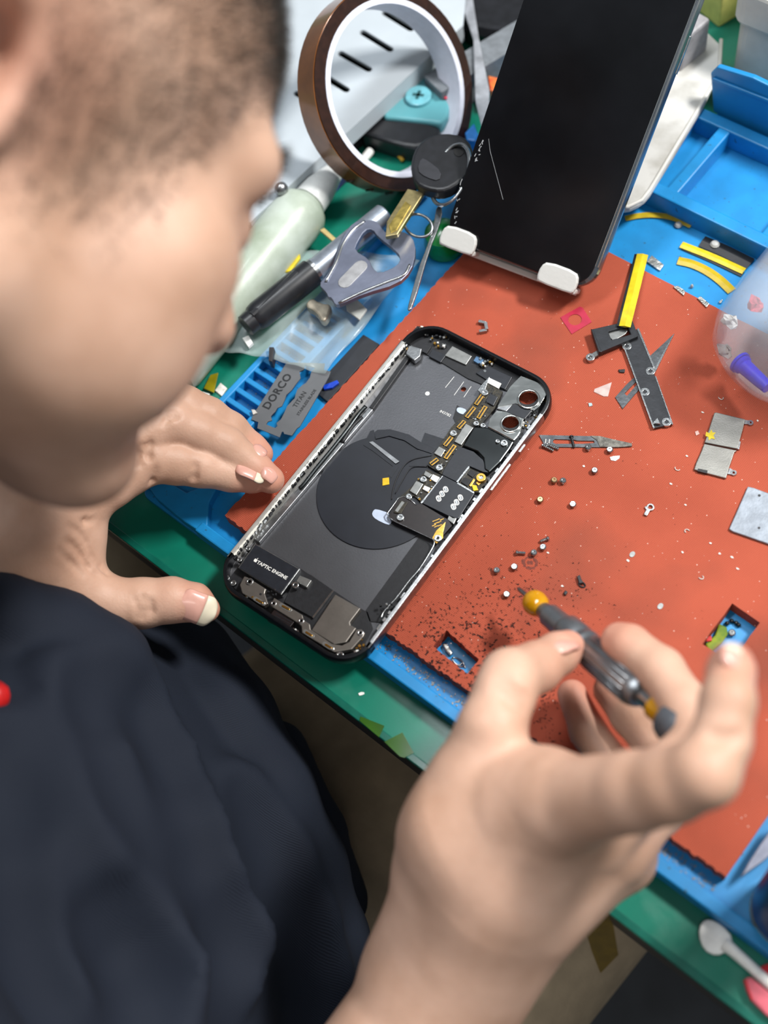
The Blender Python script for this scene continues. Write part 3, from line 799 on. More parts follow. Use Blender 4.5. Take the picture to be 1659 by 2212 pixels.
# straight scalpel blade
t = thing('scalpel_blade', 'tarnished number 11 scalpel blade beside the opened phone', 'blade', (*at_px(1265, 952)[:2], ZM))
prism('blade_body', cI.poly([(108, 312), (455, 320), (500, 330), (735, 372), (738, 385), (620, 396), (152, 393)], ZM + .6), ZM + .1, ZM + .6, m_blade, t,
      holes=(cI.poly([(202, 350), (215, 340), (350, 345), (362, 350), (480, 352), (485, 366), (400, 372), (220, 372), (204, 364)], ZM + .6),))
prism('crust', cI.poly([(455, 316), (520, 318), (600, 338), (738, 368), (736, 388), (640, 394), (520, 392), (500, 350)], ZM + .95), ZM + .2, ZM + .95, m_rust, t, bev=.2)
p, q_ = cI.g(150, 372, ZM + .62), cI.g(166, 345, ZM + .62)
lettering('blade_number', '11', cI.g(165, 356, ZM + .63), cI.g(190, 358, ZM + .63) - cI.g(140, 354, ZM + .63), 3.2, m_flake, t, squash=1.0, thick=.02)

# two-part shield plate
t = thing('shield_plate', 'two-section steel shield plate with mounting ears and a dab of yellow tape', 'shield', (*cI.g(1330, 380, ZM)[:2], ZM))
prism('plate_upper', cI.poly([(1295, 160), (1310, 158), (1505, 205), (1490, 270), (1470, 340), (1452, 405), (1228, 362), (1238, 335)], ZM + 1.6), ZM + .1, ZM + 1.6, m_brushed, t, bev=.3)
prism('plate_lower', cI.poly([(1226, 370), (1450, 416), (1432, 428), (1395, 535), (1375, 605), (1250, 572), (1158, 545), (1172, 500), (1208, 420)], ZM + 1.3), ZM + .1, ZM + 1.3, m_brushed, t, bev=.3)
prism('ear', cI.poly([(1502, 210), (1530, 214), (1540, 238), (1500, 238)], ZM + .7), ZM + .2, ZM + .7, m_steelg, t)
prism('ear', cI.poly([(1400, 535), (1420, 548), (1412, 580), (1385, 575)], ZM + .7), ZM + .2, ZM + .7, m_steelg, t)
for u, v in ((1540, 228), (1427, 567)):
    c = cI.g(u, v, ZM + .9); prism('eyelet', circ(c[0], c[1], 1.25, 16), ZM + .2, ZM + .9, m_steel, t, holes=(circ(c[0], c[1], .55, 16),))
prism('side_tab', cI.poly([(1455, 350), (1475, 355), (1465, 410), (1445, 405)], ZM + 1.1), ZM + .1, ZM + 1.1, m_steelg, t, bev=.15)
prism('notch_tab', cI.poly([(1185, 540), (1250, 552), (1246, 572), (1180, 556)], ZM + 1.5), ZM + .3, ZM + 1.5, m_blkmat, t)
prism('yellow_dab', cI.poly([(1240, 290), (1262, 300), (1275, 275), (1285, 295), (1305, 295), (1290, 315), (1300, 340), (1275, 335), (1258, 348), (1255, 325), (1235, 318)], ZM + 1.8), ZM + 1.5, ZM + 1.8, m_yellow, t)

# aluminium plate at the right
t = thing('aluminium_plate', 'scuffed pale aluminium plate lying at the right edge of the mat', 'plate', (*cI.g(1650, 860, ZM)[:2], ZM))
prism('plate_sheet', cI.poly([(1522, 660), (1560, 668), (1920, 800), (1830, 1105), (1660, 1048), (1420, 965), (1395, 948)], ZM + 1.4), ZM + .1, ZM + 1.4, m_alu, t, bev=.35)
for u, v, r in ((1598, 942, .55), (1600, 722, .6)):
    c = cI.g(u, v, ZM + 1.45); prism('pin_hole', circ(c[0], c[1], r, 10), ZM + 1.2, ZM + 1.47, m_blkmat, t)

# gasket, clear chip, u-clip
c = cG.g(215, 868, ZM + .3)
g = prism('gasket', cG.poly([(105, 850), (250, 770), (272, 776), (340, 885), (190, 975)], ZM + .3), ZM + .05, ZM + .3, m_redgel, holes=(circ(c[0], c[1], 3.1, 20),))
tag(g, 'crimson square gasket with a round hole near the phone stand', 'gasket')
g = prism('clear_chip', cG.poly([(362, 1385), (490, 1335), (462, 1440), (430, 1440), (356, 1405)], ZM + .5), ZM + .05, ZM + .5, M('tinted_chip', '#e9ddd8', .1, alpha=.4, spec=.8))
tag(g, 'small clear plastic triangle chip beside the metal bracket', 'plastic chip')
uc = cB
t = thing('u_clip', 'tiny silver u-shaped clip standing on the mat above the opened phone', 'clip', (*cB.g(960, 200, ZM)[:2], ZM))
a, b_, c, d = [cB.g(u, v, ZM) for u, v in ((925, 150), (985, 165), (995, 225), (930, 238))]
prism('clip_arm', bar2(a, b_, .7), ZM + .05, ZM + 2.0, m_steelg, t, bev=.15); prism('clip_web', bar2(b_, c, .8), ZM + .05, ZM + 2.4, m_steelg, t, bev=.15); prism('clip_arm', bar2(c, d, .7), ZM + .05, ZM + 2.0, m_steelg, t, bev=.15)

# ------------------------------------------------------------------ screws
def shared(parts):
    v, f = join_data(parts)
    me = bpy.data.meshes.new('screw'); me.from_pydata([tuple(np.array(p) * .001) for p in v], [], f)
    bm = bmesh.new(); bm.from_mesh(me); bmesh.ops.recalc_face_normals(bm, faces=bm.faces); bm.to_mesh(me); bm.free()
    return me
def screw_meshes(r, hl_, sl, sr, cross=True):
    head = shared([lathe_data([(r * .5, 0), (r, 0), (r, hl_ * .6), (r * .75, hl_), (r * .35, hl_), (r * .32, hl_ * .55), (.01, hl_ * .55)], (0, 0, sl), (0, 0, 1), 14)])
    pr = [(sr, 0)]
    for k in range(6):
        h = sl * k / 6
        pr += [(sr, h), (sr * 1.25, h + sl / 12), (sr, h + sl / 6)]
    shank = shared([lathe_data(pr, (0, 0, 0), (0, 0, 1), 10)])
    return head, shank
SM = {k: screw_meshes(*v) for k, v in dict(std=(1.45, 1.0, 1.3, .6), long=(.95, .7, 5.2, .55), pin=(.8, .6, 7.0, .5), mid=(1.0, .8, 3.2, .6)).items()}
def screw(x, y, kind, label, group, yaw=0.0, lying=False, mat=None, name='screw', z=ZM):
    p = at_px(x, y, z)
    head, shank = SM[kind]
    e = thing(name, label, 'screw', (p[0], p[1], z), group)
    R_ = {'std': 1.45, 'long': .95, 'pin': .8, 'mid': 1.0}[kind]
    rot = (0, 0, yaw); loc = (p[0], p[1], z + .02)
    if lying:
        rot = (math.radians(86), 0, yaw); loc = (p[0], p[1], z + R_ * .9)
    else:
        rot = (math.radians(6), math.radians(4), yaw)
    for nm, me in (('screw_head', head), ('screw_shank', shank)):
        o = bpy.data.objects.new(nm, me.copy() if False else me)
        COL.objects.link(o); o.rotation_euler = rot
        put(o, loc, e)
        if not me.materials: me.materials.append(mat or m_steel)
        if mat is not None:
            o.material_slots[0].link = 'OBJECT'; o.material_slots[0].material = mat
    return e
GR = 'small screws scattered on the red mat'
for x, y, lab in ((1074, 1236, 'tiny silver screw on the mat, left one of the pair above the screwdriver tip'),
                  (1112, 1227, 'tiny dark-socketed screw on the mat, right one of the pair above the screwdriver tip'),
                  (1095, 1286, 'tiny silver screw standing just left of the screwdriver tip'),
                  (1153, 1198, 'tiny silver screw touching the short lying screw near the mat stain'),
                  (1174, 1185, 'shiny silver screw right of the short lying screw'),
                  (1196, 1041, 'bronze-tinted screw, left one of the close pair below the scalpel blade'),
                  (1216, 1043, 'silver screw with dark socket, right one of the close pair below the scalpel blade'),
                  (1167, 1082, 'brass-tinted screw alone beside the phone edge below the close pair'),
                  (1238, 1092, 'grey screw lying lower right of the close pair on the mat'),
                  (1284, 1019, 'single tiny screw below the middle of the number 11 blade'),
                  (1318, 975, 'dark tiny screw under the tip of the number 11 blade'),
                  (1271, 971, 'tiny silver screw under the slot of the number 11 blade')):
    screw(x, y, 'std', lab, GR, yaw=x * .7, mat=M('bronze_tint', '#a58a68', .3, metal=.9) if 'br' in lab.split()[0] else None)
screw(1167, 1172, 'mid', 'short tapered screw lying above the shiny silver screw', GR, yaw=2.6, lying=True)
screw(1135, 1197, 'mid', 'short thick silver screw lying beside the mat stain', GR, yaw=-1.0, lying=True)
screw(1170, 917, 'pin', 'thin brass screw lying by the phone, lower one of two', 'brass screws by the camera corner', yaw=-.95, lying=True, mat=m_gold)
screw(1175, 913, 'pin', 'thin brass screw lying by the phone, upper one of two', 'brass screws by the camera corner', yaw=-.85, lying=True, mat=m_gold)
screw(1196, 976, 'long', 'long silver screw lying under the number 11 blade, left one', GR, yaw=-1.45, lying=True)
screw(1207, 972, 'long', 'long silver screw lying under the number 11 blade, middle one', GR, yaw=-1.4, lying=True)
screw(1240, 969, 'long', 'long black screw lying under the number 11 blade, right one', GR, yaw=-2.3, lying=True, mat=m_blkmat)

# ring terminal and black spring
t = thing('ring_terminal', 'tiny silver ring terminal lying in the middle of the mat', 'terminal', (*cI.g(848, 820, ZM)[:2], ZM))
c = cI.g(862, 800, ZM + 1); prism('terminal_ring', circ(c[0], c[1], 1.65, 18), ZM + .3, ZM + 1.0, m_steel, t, holes=(circ(c[0], c[1], .95, 18),), bev=.1)
prism('terminal_neck', bar2(cI.g(850, 815, ZM + 1), cI.g(828, 855, ZM + 1), .75), ZM + .1, ZM + 1.1, m_steel, t, bev=.15)
prism('terminal_lug', bar2(cI.g(828, 795, ZM + 1), cI.g(842, 815, ZM + 1), .5), ZM + .1, ZM + .9, m_steel, t, bev=.15)
t = thing('spring_clip', 'tiny black spring clip with a loop right of the screwdriver tip', 'clip', (*cI.g(390, 1300, ZM)[:2], ZM))
prism('clip_body', cI.poly([(365, 1268), (385, 1258), (395, 1290), (412, 1312), (380, 1318)], ZM + 1.6), ZM + .05, ZM + 1.6, m_blkmat, t, bev=.2)
c = cI.g(398, 1328, ZM)
tube('clip_loop', [(c[0] + 1.5 * math.cos(a), c[1] + 1.0 * math.sin(a), ZM + .45) for a in np.linspace(0, 2 * math.pi, 15)[:-1]], .3, m_blkmat, t, n=6, closed=True)
t = prism('black_crumb', cI.poly([(272, 1385), (285, 1362), (303, 1372), (288, 1398)], ZM + 1.2), ZM + .02, ZM + 1.2, m_blkmat, bev=.3)
tag(t, 'glossy black crumb of plastic between screwdriver and spring clip', 'crumb')
t = prism('black_crumb', cG.poly([(538, 1240), (590, 1236), (585, 1262), (548, 1260)], ZM + .8), ZM + .02, ZM + .8, m_blkmat, bev=.2)
tag(t, 'small black rubber scrap left of the metal bracket', 'scrap')
t = prism('white_scrap', cI.poly([(588, 462), (612, 455), (655, 452), (652, 470), (625, 488), (595, 482)], ZM + .35), ZM + .02, ZM + .35, m_white)
tag(t, 'torn white paper scrap below the number 11 blade', 'scrap')
t = prism('glass_chip', cI.poly([(442, 95), (465, 95), (470, 112), (448, 118)], ZM + .5), ZM + .02, ZM + .5, M('bluish_glass', '#b9d0d4', .1, alpha=.8))
tag(t, 'tiny square bluish glass chip between phone camera and bracket', 'glass chip')
t = prism('glass_chip', cI.poly([(1165, 290), (1185, 282), (1195, 305), (1172, 315)], ZM + .4), ZM + .02, ZM + .4, M('pink_glass', '#d8b4aa', .15))
tag(t, 'tiny pinkish chip left of the two-section shield plate', 'glass chip')
for (u, v, r, lab) in ((740, 1120, 1.3, 'grey oval flake on the mat left of the middle'), (930, 1472, 1.3, 'dull grey round disc on the mat above the raised middle finger')):
    c = cI.g(u, v, ZM + .3); t = prism('grey_disc', circ(c[0], c[1], r * .8, 12, r2=r * 1.1), ZM + .02, ZM + .3, m_chip); tag(t, lab, 'disc')
# fine flakes
rng = random.Random(21)
spots = [(1112, 965), (1205, 1275), (1080, 1105), (1455, 1218), (1045, 540), (1330, 1115), (410, 522), (1000, 642), (1110, 455), (1270, 1045), (710, 1162), (1415, 1140), (170, 1110), (265, 1335), (1590, 215), (1340, 60), (1216, 157), (1100, 785)]
for k, (u, v) in enumerate(spots):
    p = cI.g(u, v, ZM + .3); a0 = rng.uniform(0, 6)
    if k in (0, 1, 4, 15):
        pts = [(p[0] + 1.1 * math.cos(a0 + t_), p[1] + .8 * math.sin(a0 + t_), ZM + .35) for t_ in np.linspace(0, 3.6, 8)]
        t = tube('metal_shaving', pts, .2, m_flake, n=5)
        tag(t, 'tiny curled pale shaving lying on the red mat', 'shaving', 'curled shavings on the red mat')
    else:
        t = prism('flake', [(p[0] + rng.uniform(.4, .9) * math.cos(a0 + j * 1.26), p[1] + rng.uniform(.3, .6) * math.sin(a0 + j * 1.26)) for j in range(5)], ZM + .02, ZM + .3, m_flake)
        tag(t, 'tiny pale metal flake lying on the red mat', 'flake', 'pale flakes on the red mat')
# dust crumbs nobody could count
parts = []
for i in range(420):
    x, y = rng.uniform(-45, 195), rng.uniform(-48, 152)
    s = rng.uniform(.08, .28)
    parts.append(box_data((x, y, ZM + s * .3), (s * rng.uniform(.5, 2), s, s * .6), rng.uniform(0, 3)))
v, f = join_data(parts)
tag(obj('mat_dust', v, f, M('dust_pale', '#d9b9ac', .6)), 'fine pale dust crumbs strewn across the red mat', 'dust', kind='stuff')
parts = []
for i in range(700):
    x = rng.uniform(33, 200); y = rng.gauss(-57, 1.7)
    s = rng.uniform(.15, .55)
    parts.append(box_data((x, y, 3 + s * .3), (s * rng.uniform(.5, 2.4), s, s * .7), rng.uniform(0, 3)))
for i in range(260):
    x, y = rng.uniform(-93, -80), rng.uniform(-12, 60)
    s = rng.uniform(.15, .5)
    parts.append(box_data((x, y, 3 + s * .3), (s * rng.uniform(.5, 2.4), s, s * .7), rng.uniform(0, 3)))
v, f = join_data(parts)
tag(obj('tray_grit', v, f, M('metal_grit', '#4f4c47', .4, metal=.3, var=.6, scale=1500, hx2='#a9a6a0')), 'metal grit and shavings lying in the groove and slots of the blue tray', 'grit', kind='stuff')

# ------------------------------------------------------------------ debris in the cut-outs
t = prism('foil_scrap', cQ.poly([(735, 415), (775, 410), (800, 455), (822, 490), (800, 510), (760, 470)], 5.2), 3.05, 5.2, m_foil, bev=.6)
tag(t, 'crumpled foil scrap in the near cut-out of the red mat', 'foil')
c = cQ.g(865, 565, 3.6)
t = tube('wire_loop', [(c[0] + 2.9 * math.cos(a), c[1] + 1.2 * math.sin(a), 3.7 + .5 * math.sin(2 * a)) for a in np.linspace(0, 2 * math.pi, 22)[:-1]], .32, m_steelg, n=6, closed=True)
tag(t, 'bent loop of grey wire in the near cut-out of the red mat', 'wire')
t = tube('wire_scrap', spline([cQ.g(u, v, 3.6) for u, v in ((820, 555), (870, 590), (905, 575), (925, 615))]), .28, m_steel, n=6)
tag(t, 'short curly silver wire beside the wire loop in the near cut-out', 'wire')
t = prism('tape_scrap', cJ.poly([(1415, 292), (1455, 310), (1460, 345), (1430, 385), (1375, 432), (1345, 395), (1395, 350)], 5.6), 3.1, 5.6, M('green_yellow_tape', '#8f9a1c', .2, alpha=.85, hx2='#5f7d20'), bev=.5)
tag(t, 'crinkled green-yellow tape scrap in the far cut-out of the red mat', 'tape')
t = prism('red_fleck', cJ.poly([(1350, 358), (1378, 352), (1380, 378), (1352, 382)], 6.6), 5.6, 6.6, M('red_fleck', '#c2201c', .4), bev=.3)
tag(t, 'bright red fleck on the crinkled tape in the far cut-out', 'fleck')
v, f = join_data([lathe_data([(.1, -.9), (.7, -.7), (1.0, 0), (.7, .7), (.1, .9)], cJ.g(u, v_, 4.0), (0, 0, 1), 8) for u, v_ in ((1455, 292), (1478, 280), (1500, 290), (1512, 300))])
t = obj('solder_lump', v, f, m_glosblk, smooth=True); tag(t, 'lumpy dark solder blob in the far cut-out of the red mat', 'solder')
screw(1580, 1369, 'std', 'tiny silver screw standing in the far cut-out of the red mat', GR, z=3.0)

# ring-shaped burn mark on the mat
c = at_px(1145, 1216, ZM); rg = random.Random(14)
def wob(r, n=26): return [(c[0] + (r + rg.uniform(-.5, .5)) * math.cos(2 * math.pi * i / n), c[1] + (r * .9 + rg.uniform(-.5, .5)) * math.sin(2 * math.pi * i / n)) for i in range(n)]
m_burn = M('burnt_rubber', '#6b2f22', .8, var=.3, scale=900)
prism('burn_mark', wob(3.4), ZM + .0, ZM + .04, m_burn, rm, holes=(wob(2.2),))
prism('burn_mark', wob(1.1, 12), ZM + .0, ZM + .04, m_burn, rm)

# ================================================================== phone stand, jar, bin, right side
m_whitep = M('aged_white_plastic', '#cfcdc6', 0.5, var=0.06, scale=60, bump=0.15, bscale=400)
m_dirty = M('dirty_white_plastic', '#c9c8c4', 0.5, scale=45, hx2='#8f8b80', bump=0.2, bscale=300)
m_dirty.node_tree.nodes['Color Ramp'].color_ramp.elements[0].position = .50
m_dirty.node_tree.nodes['Color Ramp'].color_ramp.elements[1].position = .80
m_bluep = M('blue_plastic', '#1b86c6', 0.4, var=0.05, scale=60)
m_glass = M('phone_glass', '#0c0d10', 0.16, var=0.3, scale=25, spec=0.35)
m_rim = M('dark_steel_frame', '#7b828a', 0.2, metal=0.9, var=0.1, scale=80)

BL = D(959, 511, 572); BR = D(1265, 626, 553); TL = D(1140, 0, 538)
ex = BR - BL; PWID = np.linalg.norm(ex); ex /= PWID
ey = TL - BL; ey -= ex * np.dot(ex, ey); ey /= np.linalg.norm(ey)
en = np.cross(ex, ey)
def LF(x, y, n):
    return BL + ex * x + ey * y + en * n
def lprism(name, pts, n0, n1, mat, parent, bev=0.0, holes=()):
    v, f = prism_data(pts, n0, n1, holes)
    return obj(name, [LF(*p) for p in v], f, mat, parent, bev=bev)
PLEN = 143.6
sp = thing('display_phone', 'black smartphone with dark glossy screen leaning on the white stand', 'phone', tuple(LF(PWID / 2, 0, -4)))
lprism('phone_frame', rrect(PWID / 2 + 1.0, PLEN / 2, PWID + 3.4, PLEN + 1.8, 11, 0, 8), -7.6, -.5, m_rim, sp, bev=2.2)
lprism('screen_glass', rrect(PWID / 2, PLEN / 2, PWID, PLEN, 10, 0, 8), -.6, .25, m_glass, sp, bev=.35)
lprism('back_glass', rrect(PWID / 2, PLEN / 2, PWID - 1, PLEN - 1, 10, 0, 8), -8.0, -7.5, m_glass, sp)
lprism('side_button', [(PWID + 2.4, 98), (PWID + 3.2, 98), (PWID + 3.2, 114), (PWID + 2.4, 114)], -5, -2.6, m_steel, sp, bev=.2)
m_scr = M('glass_scratch', '#a9abad', 0.5)
def LPX_(px, py):
    r = ray(px, py); q = TC + r * (((BL - TC) @ en) / (r @ en)) - BL
    return (float(q @ ex), float(q @ ey))
rg = random.Random(4)
for i in range(26):
    fx, fy = (rg.uniform(1022, 1044), 0) if i % 2 else (rg.uniform(982, 996), 0)
    fy = (300 + (1044 - fx) * 2.6 + rg.uniform(-12, 12)) if i % 2 else (400 + (996 - fx) * 6 + rg.uniform(-12, 12))
    x0, yy = LPX_(fx, fy); a = rg.uniform(0, 3)
    lprism('screen_chip', bar2((x0, yy), (x0 + .7 * math.cos(a), yy + 1.3 * math.sin(a) + .2), .14), .2, .33, m_scr, sp)
def LPX(px, py):
    r = ray(px, py); t_ = ((BL - TC) @ en) / (r @ en); q = TC + r * t_ - BL
    return (float(q @ ex), float(q @ ey))
lprism('screen_scratch', bar2(LPX(1059, 326), LPX(1087, 431), .06), .2, .3, m_scr, sp)
lprism('screen_scratch', bar2(LPX(1056, 300), LPX(1059, 326), .05), .2, .3, m_scr, sp)
for x0_, x1_, n0_, n1_ in ((PWID + .15, PWID + .5, -.8, .15), (PWID + 1.3, PWID + 1.9, -1.2, -.28)):
    lprism('frame_highlight', [(x0_, 11), (x1_, 11), (x1_, PLEN - 11), (x0_, PLEN - 11)], n0_, n1_, m_chrome, sp, bev=.1)

st = thing('phone_stand', 'dirty white plastic phone stand with two front hooks', 'phone stand', (-25, 200, 10))
for x0, x1 in ((-1, 17), (49, 68)):
    a = [(x0 + 2, -4), (x1 - 2, -4), (x1, -2.5), (x1, 3.2), (x1 - 2.5, 6.2), (x0 + 2.5, 6.2), (x0, 3.2), (x0, -2.5)]
    lprism('hook_lip', smooth_poly(a), .6, 3.2, m_dirty, st, bev=.9)
    lprism('hook_floor', [(x0, -4), (x1, -4), (x1, -1.4), (x0, -1.4)], -10, 1.2, m_dirty, st, bev=.8)
lprism('hook_bar', [(0, -5), (67, -5), (67, -2), (0, -2)], -10, -7.8, m_dirty, st, bev=.6)
lprism('back_rest', rrect(34, 44, 58, 92, 6), -11.5, -8.2, m_dirty, st, bev=.8)
lprism('hinge_leg', [(26, 60), (42, 60), (42, 68), (26, 68)], -52, -11.4, m_dirty, st, bev=1)
bpz = [(-62, 176), (-8, 175), (0, 178), (4, 186), (4, 194), (-9, 274), (-22, 296), (-62, 296)]
prism('stand_base', smooth_poly(bpz, 1), 14.1, 17.5, m_dirty, st, bev=1.0)
tube('base_rim', [(x, y, 17.6) for x, y in ((-8, 177), (0, 180), (3, 187), (2.6, 194), (-10, 273), (-22, 294))], 1.0, m_whitep, st, n=8)
box('base_block', (-33, 276, 27), (15, 20, 20), M('grey_plastic_block', '#8f8d90', .5), st, a=-.15, bev=1.5)

# lying clear jar
m_jar = M('cloudy_clear_plastic', '#d5dbe0', 0.10, alpha=0.2, var=0.05, scale=60, spec=0.7, bump=0.25, bscale=90)
m_wad = M('crumpled_tissue', '#a9b0ba', 0.6, var=0.15, scale=80, bump=0.8, bscale=120)
jr = thing('clear_jar', 'cloudy clear plastic jar lying on its side with scraps inside at the right edge', 'jar', (100, 165, 10))
lathe('jar_wall', [(.1, 0), (12, .8), (20, 3), (26, 8), (29.4, 16), (30, 24), (30, 95), (28.8, 95), (28.8, 24), (28, 16.5), (25, 9.5), (19, 4.5), (12, 2.4), (.1, 1.6)], (104, 118, 40.2), (0, 1, 0), m_jar, jr, n=40)
v, f = lathe_data([(.1, 0), (8, 1), (13, 5), (16, 12), (13, 22), (15, 30), (11, 38), (.1, 40)], (108, 152, 42), (.1, 1, .05), 26)
rg = random.Random(9); v = [np.array(p) + np.array([rg.uniform(-1.8, 1.8) for _ in range(3)]) for p in v]
tag(obj('crumpled_tissue', v, f, m_wad, smooth=True), 'crumpled pale tissue wad inside the clear jar', 'tissue')
a, b_ = np.array([92, 128, 27]), np.array([108, 122.5, 29])
ndl = thing('needle_cap', 'bright blue plastic needle hub inside the clear jar', 'needle cap', tuple((a + b_) / 2 + [0, 0, -5]))
lathe('hub', [(2.0, 0), (4.2, .2), (4.2, 1.6), (3.4, 2.2), (3.0, 12), (2.6, 17), (1.2, 17.2)], a, b_ - a, M('royal_blue_plastic', '#1c2fd0', .35), ndl, n=20)
lathe('hub_flange', [(2, -1.2), (4.9, -1.2), (4.9, 0), (2, 0)], a, b_ - a, M('royal_blue_plastic', '#1c2fd0', .35), ndl, n=20)
for (x, y, z), hx, lab in (((82, 133, 22), '#8f8a84', 'dull metal scrap inside the clear jar below the blue hub'), ((88, 140, 52), '#c24a5e', 'pinkish scrap against the upper wall of the clear jar'), ((79, 138, 36), '#e2ded8', 'white torn scrap stuck to the inside of the clear jar')):
    v, f = lathe_data([(.2, -2), (3, -1.2), (4.2, 0), (2.6, 1.4), (.2, 1.8)], (x, y, z), (.5, .3, .8), 9)
    v = [np.array(p) + np.array([rg.uniform(-.9, .9) for _ in range(3)]) for p in v]
    tag(obj('jar_scrap', v, f, M('scrap_' + hx[1:], hx, .6, var=.3, scale=300, bump=.5)), lab, 'scrap')

# white bin behind, blue lid
bn = thing('plastic_bin', 'white plastic bin with dark contents standing behind the tray', 'bin', (32, 325, 0))
bo = rrect(34, 326, 92, 78, 7)
prism('bin_wall', bo, 0, 58, m_whitep, bn, holes=(rrect(34, 326, 87, 73, 6),))
prism('bin_rim', rrect(34, 326, 97, 83, 8), 40, 60, m_whitep, bn, bev=2.0, holes=(rrect(34, 326, 87.4, 73.4, 6),))
prism('bin_bottom', rrect(34, 326, 88, 74, 6), .5, 3, m_whitep, bn)
tag(prism('bin_contents', rrect(34, 326, 86, 72, 6), 3.2, 52, M('dark_scrap_heap', '#15130e', .6, var=.6, scale=400, hx2='#4a3f1a', bump=1.0, bscale=300)), 'dark heap of scrap filling the white bin', 'scrap', kind='stuff')
ld = thing('box_lid', 'bright blue plastic lid standing upright behind the tray compartments', 'lid', (40, 258, 0))
v, f = prism_data([(-2, 11), (-6, 34), (-3, 39.5), (16, 42), (24, 41.5), (40, 44), (100, 44), (100, 11)], 256.5, 259.5)
obj('lid_panel', [(x, z, y) for x, y, z in v], f, m_bluep, ld, bev=.8)
v, f = prism_data([(-4, 31), (-4, 33), (100, 38), (100, 36)], 255.2, 256.6)
obj('lid_ledge', [(x, z, y) for x, y, z in v], f, m_bluep, ld, bev=.5)
v, f = prism_data([(0, .2), (0, 12), (95, 12), (95, .2)], 256.5, 262)
obj('lid_foot', [(x, z, y) for x, y, z in v], f, m_bluep, ld, bev=.8)
yl = box('yellow_box', (-48, 335, 24), (32, 26, 47.6), M('yellow_card', '#e3d97e', .6, var=.06), a=-.3, bev=.8)
tag(yl, 'pale yellow card box behind the leaning phone', 'box')

# strips and scraps on the blue tray behind the mat
def strip(name, crop, a, w, z, mat, label, cat, bend=None):
    pts = spline([crop.g(u, v, z) for u, v in a], 5)
    vv, ff = tube_data(pts, w, 4, True, .16, up=(0, 0, 1))
    o = obj(name, vv, ff, mat); tag(o, label, cat); return o
ks = thing('taped_stick', 'black stick with a yellow film strip leaning on the sim tray frame', 'strip', (*cG.g(640, 640, 10)[:2], 10.1))
p0, p1 = cG.g(578, 925, 15), cG.g(712, 385, 11.5)
vv, ff = tube_data([p0, p1], 2.6, 4, True, .22, up=(0, 0, 1)); obj('yellow_film', [np.array(p) + [.5, .2, .7] for p in vv], ff, m_yellow, ks)
vv, ff = tube_data([p0, p1], 2.9, 4, True, .25, up=(0, 0, 1)); obj('black_core', [np.array(p) - [.4, 0, 0] for p in vv], ff, m_blkmat, ks)
strip('yellow_strip', cG, [(1010, 305), (1250, 400), (1480, 505)], 1.9, 4.2, m_yellow, 'straight yellow film strip with black edge on the blue tray', 'strip')
strip('black_stick', cG, [(1020, 325), (1250, 425), (1470, 530)], 1.5, 3.6, m_blkmat, 'thin black stick right under the straight yellow strip', 'stick')
strip('yellow_strip', cG, [(985, 425), (1090, 450), (1200, 500), (1300, 570), (1390, 655)], 2.3, 3.7, M('amber_film', '#b39a1c', .3, var=.1), 'curved amber film strip beside the clear jar', 'strip')
strip('yellow_strip', cG, [(590, 110), (700, 88), (830, 85), (960, 110), (1085, 165)], 1.6, 4.0, M('amber_film', '#b39a1c', .3), 'curved amber film strip beside the leaning phone bottom corner', 'strip')
strip('black_flex', cG, [(1165, 280), (1330, 350), (1530, 450)], 3.4, 4.0, m_blkmat, 'black flat flex strip with a grey dot near the compartments', 'strip')
for u, v, r, lab in ((1262, 305, 2.3, 'grey silicone dot stuck on the black flex strip'), (988, 152, 1.9, 'small white blob beside the amber strip near the leaning phone'), (1090, 612, .8, 'tiny white bead on the blue tray by the jar')):
    c = cG.g(u, v, 4.6)
    tag(lathe('blob', [(.2, -.9), (r * .8, -.8), (r, 0), (r * .7, .9), (.2, 1.3)], (c[0], c[1], 4.9 if r > 2 else 4.0), (0, 0, 1), M('grey_silicone', '#a9a9a6', .5), n=14), lab, 'blob')
for pts, lab in (([(750, 430), (790, 385), (880, 455), (850, 500)], 'crinkled foil square on the tray right of the yellow stick'), ([(950, 620), (985, 612), (1040, 650), (1030, 685)], 'folded foil scrap on the far edge of the red mat'), ([(1130, 705), (1155, 690), (1220, 745), (1200, 775)], 'foil scrap on the mat edge close to the jar'), ([(1290, 730), (1320, 712), (1312, 738), (1296, 742)], 'tiny pale scrap on the tray at the jar edge'), ([(735, 515), (750, 508), (815, 548), (800, 556)], 'dark slim scrap on the mat edge behind the yellow stick')):
    z = 10.9 if pts[0][1] > 600 and pts[0][0] < 1250 else 4.2
    tag(prism('foil_scrap', cG.poly(pts, z), z - .9, z, m_foil, bev=.2), lab, 'foil')
tag(prism('white_scrap', cQ.poly([(52, 820), (75, 810), (100, 812), (102, 826), (80, 836), (60, 838)], .4), .02, .4, m_white), 'tiny torn white scrap on the green desk mat', 'scrap')
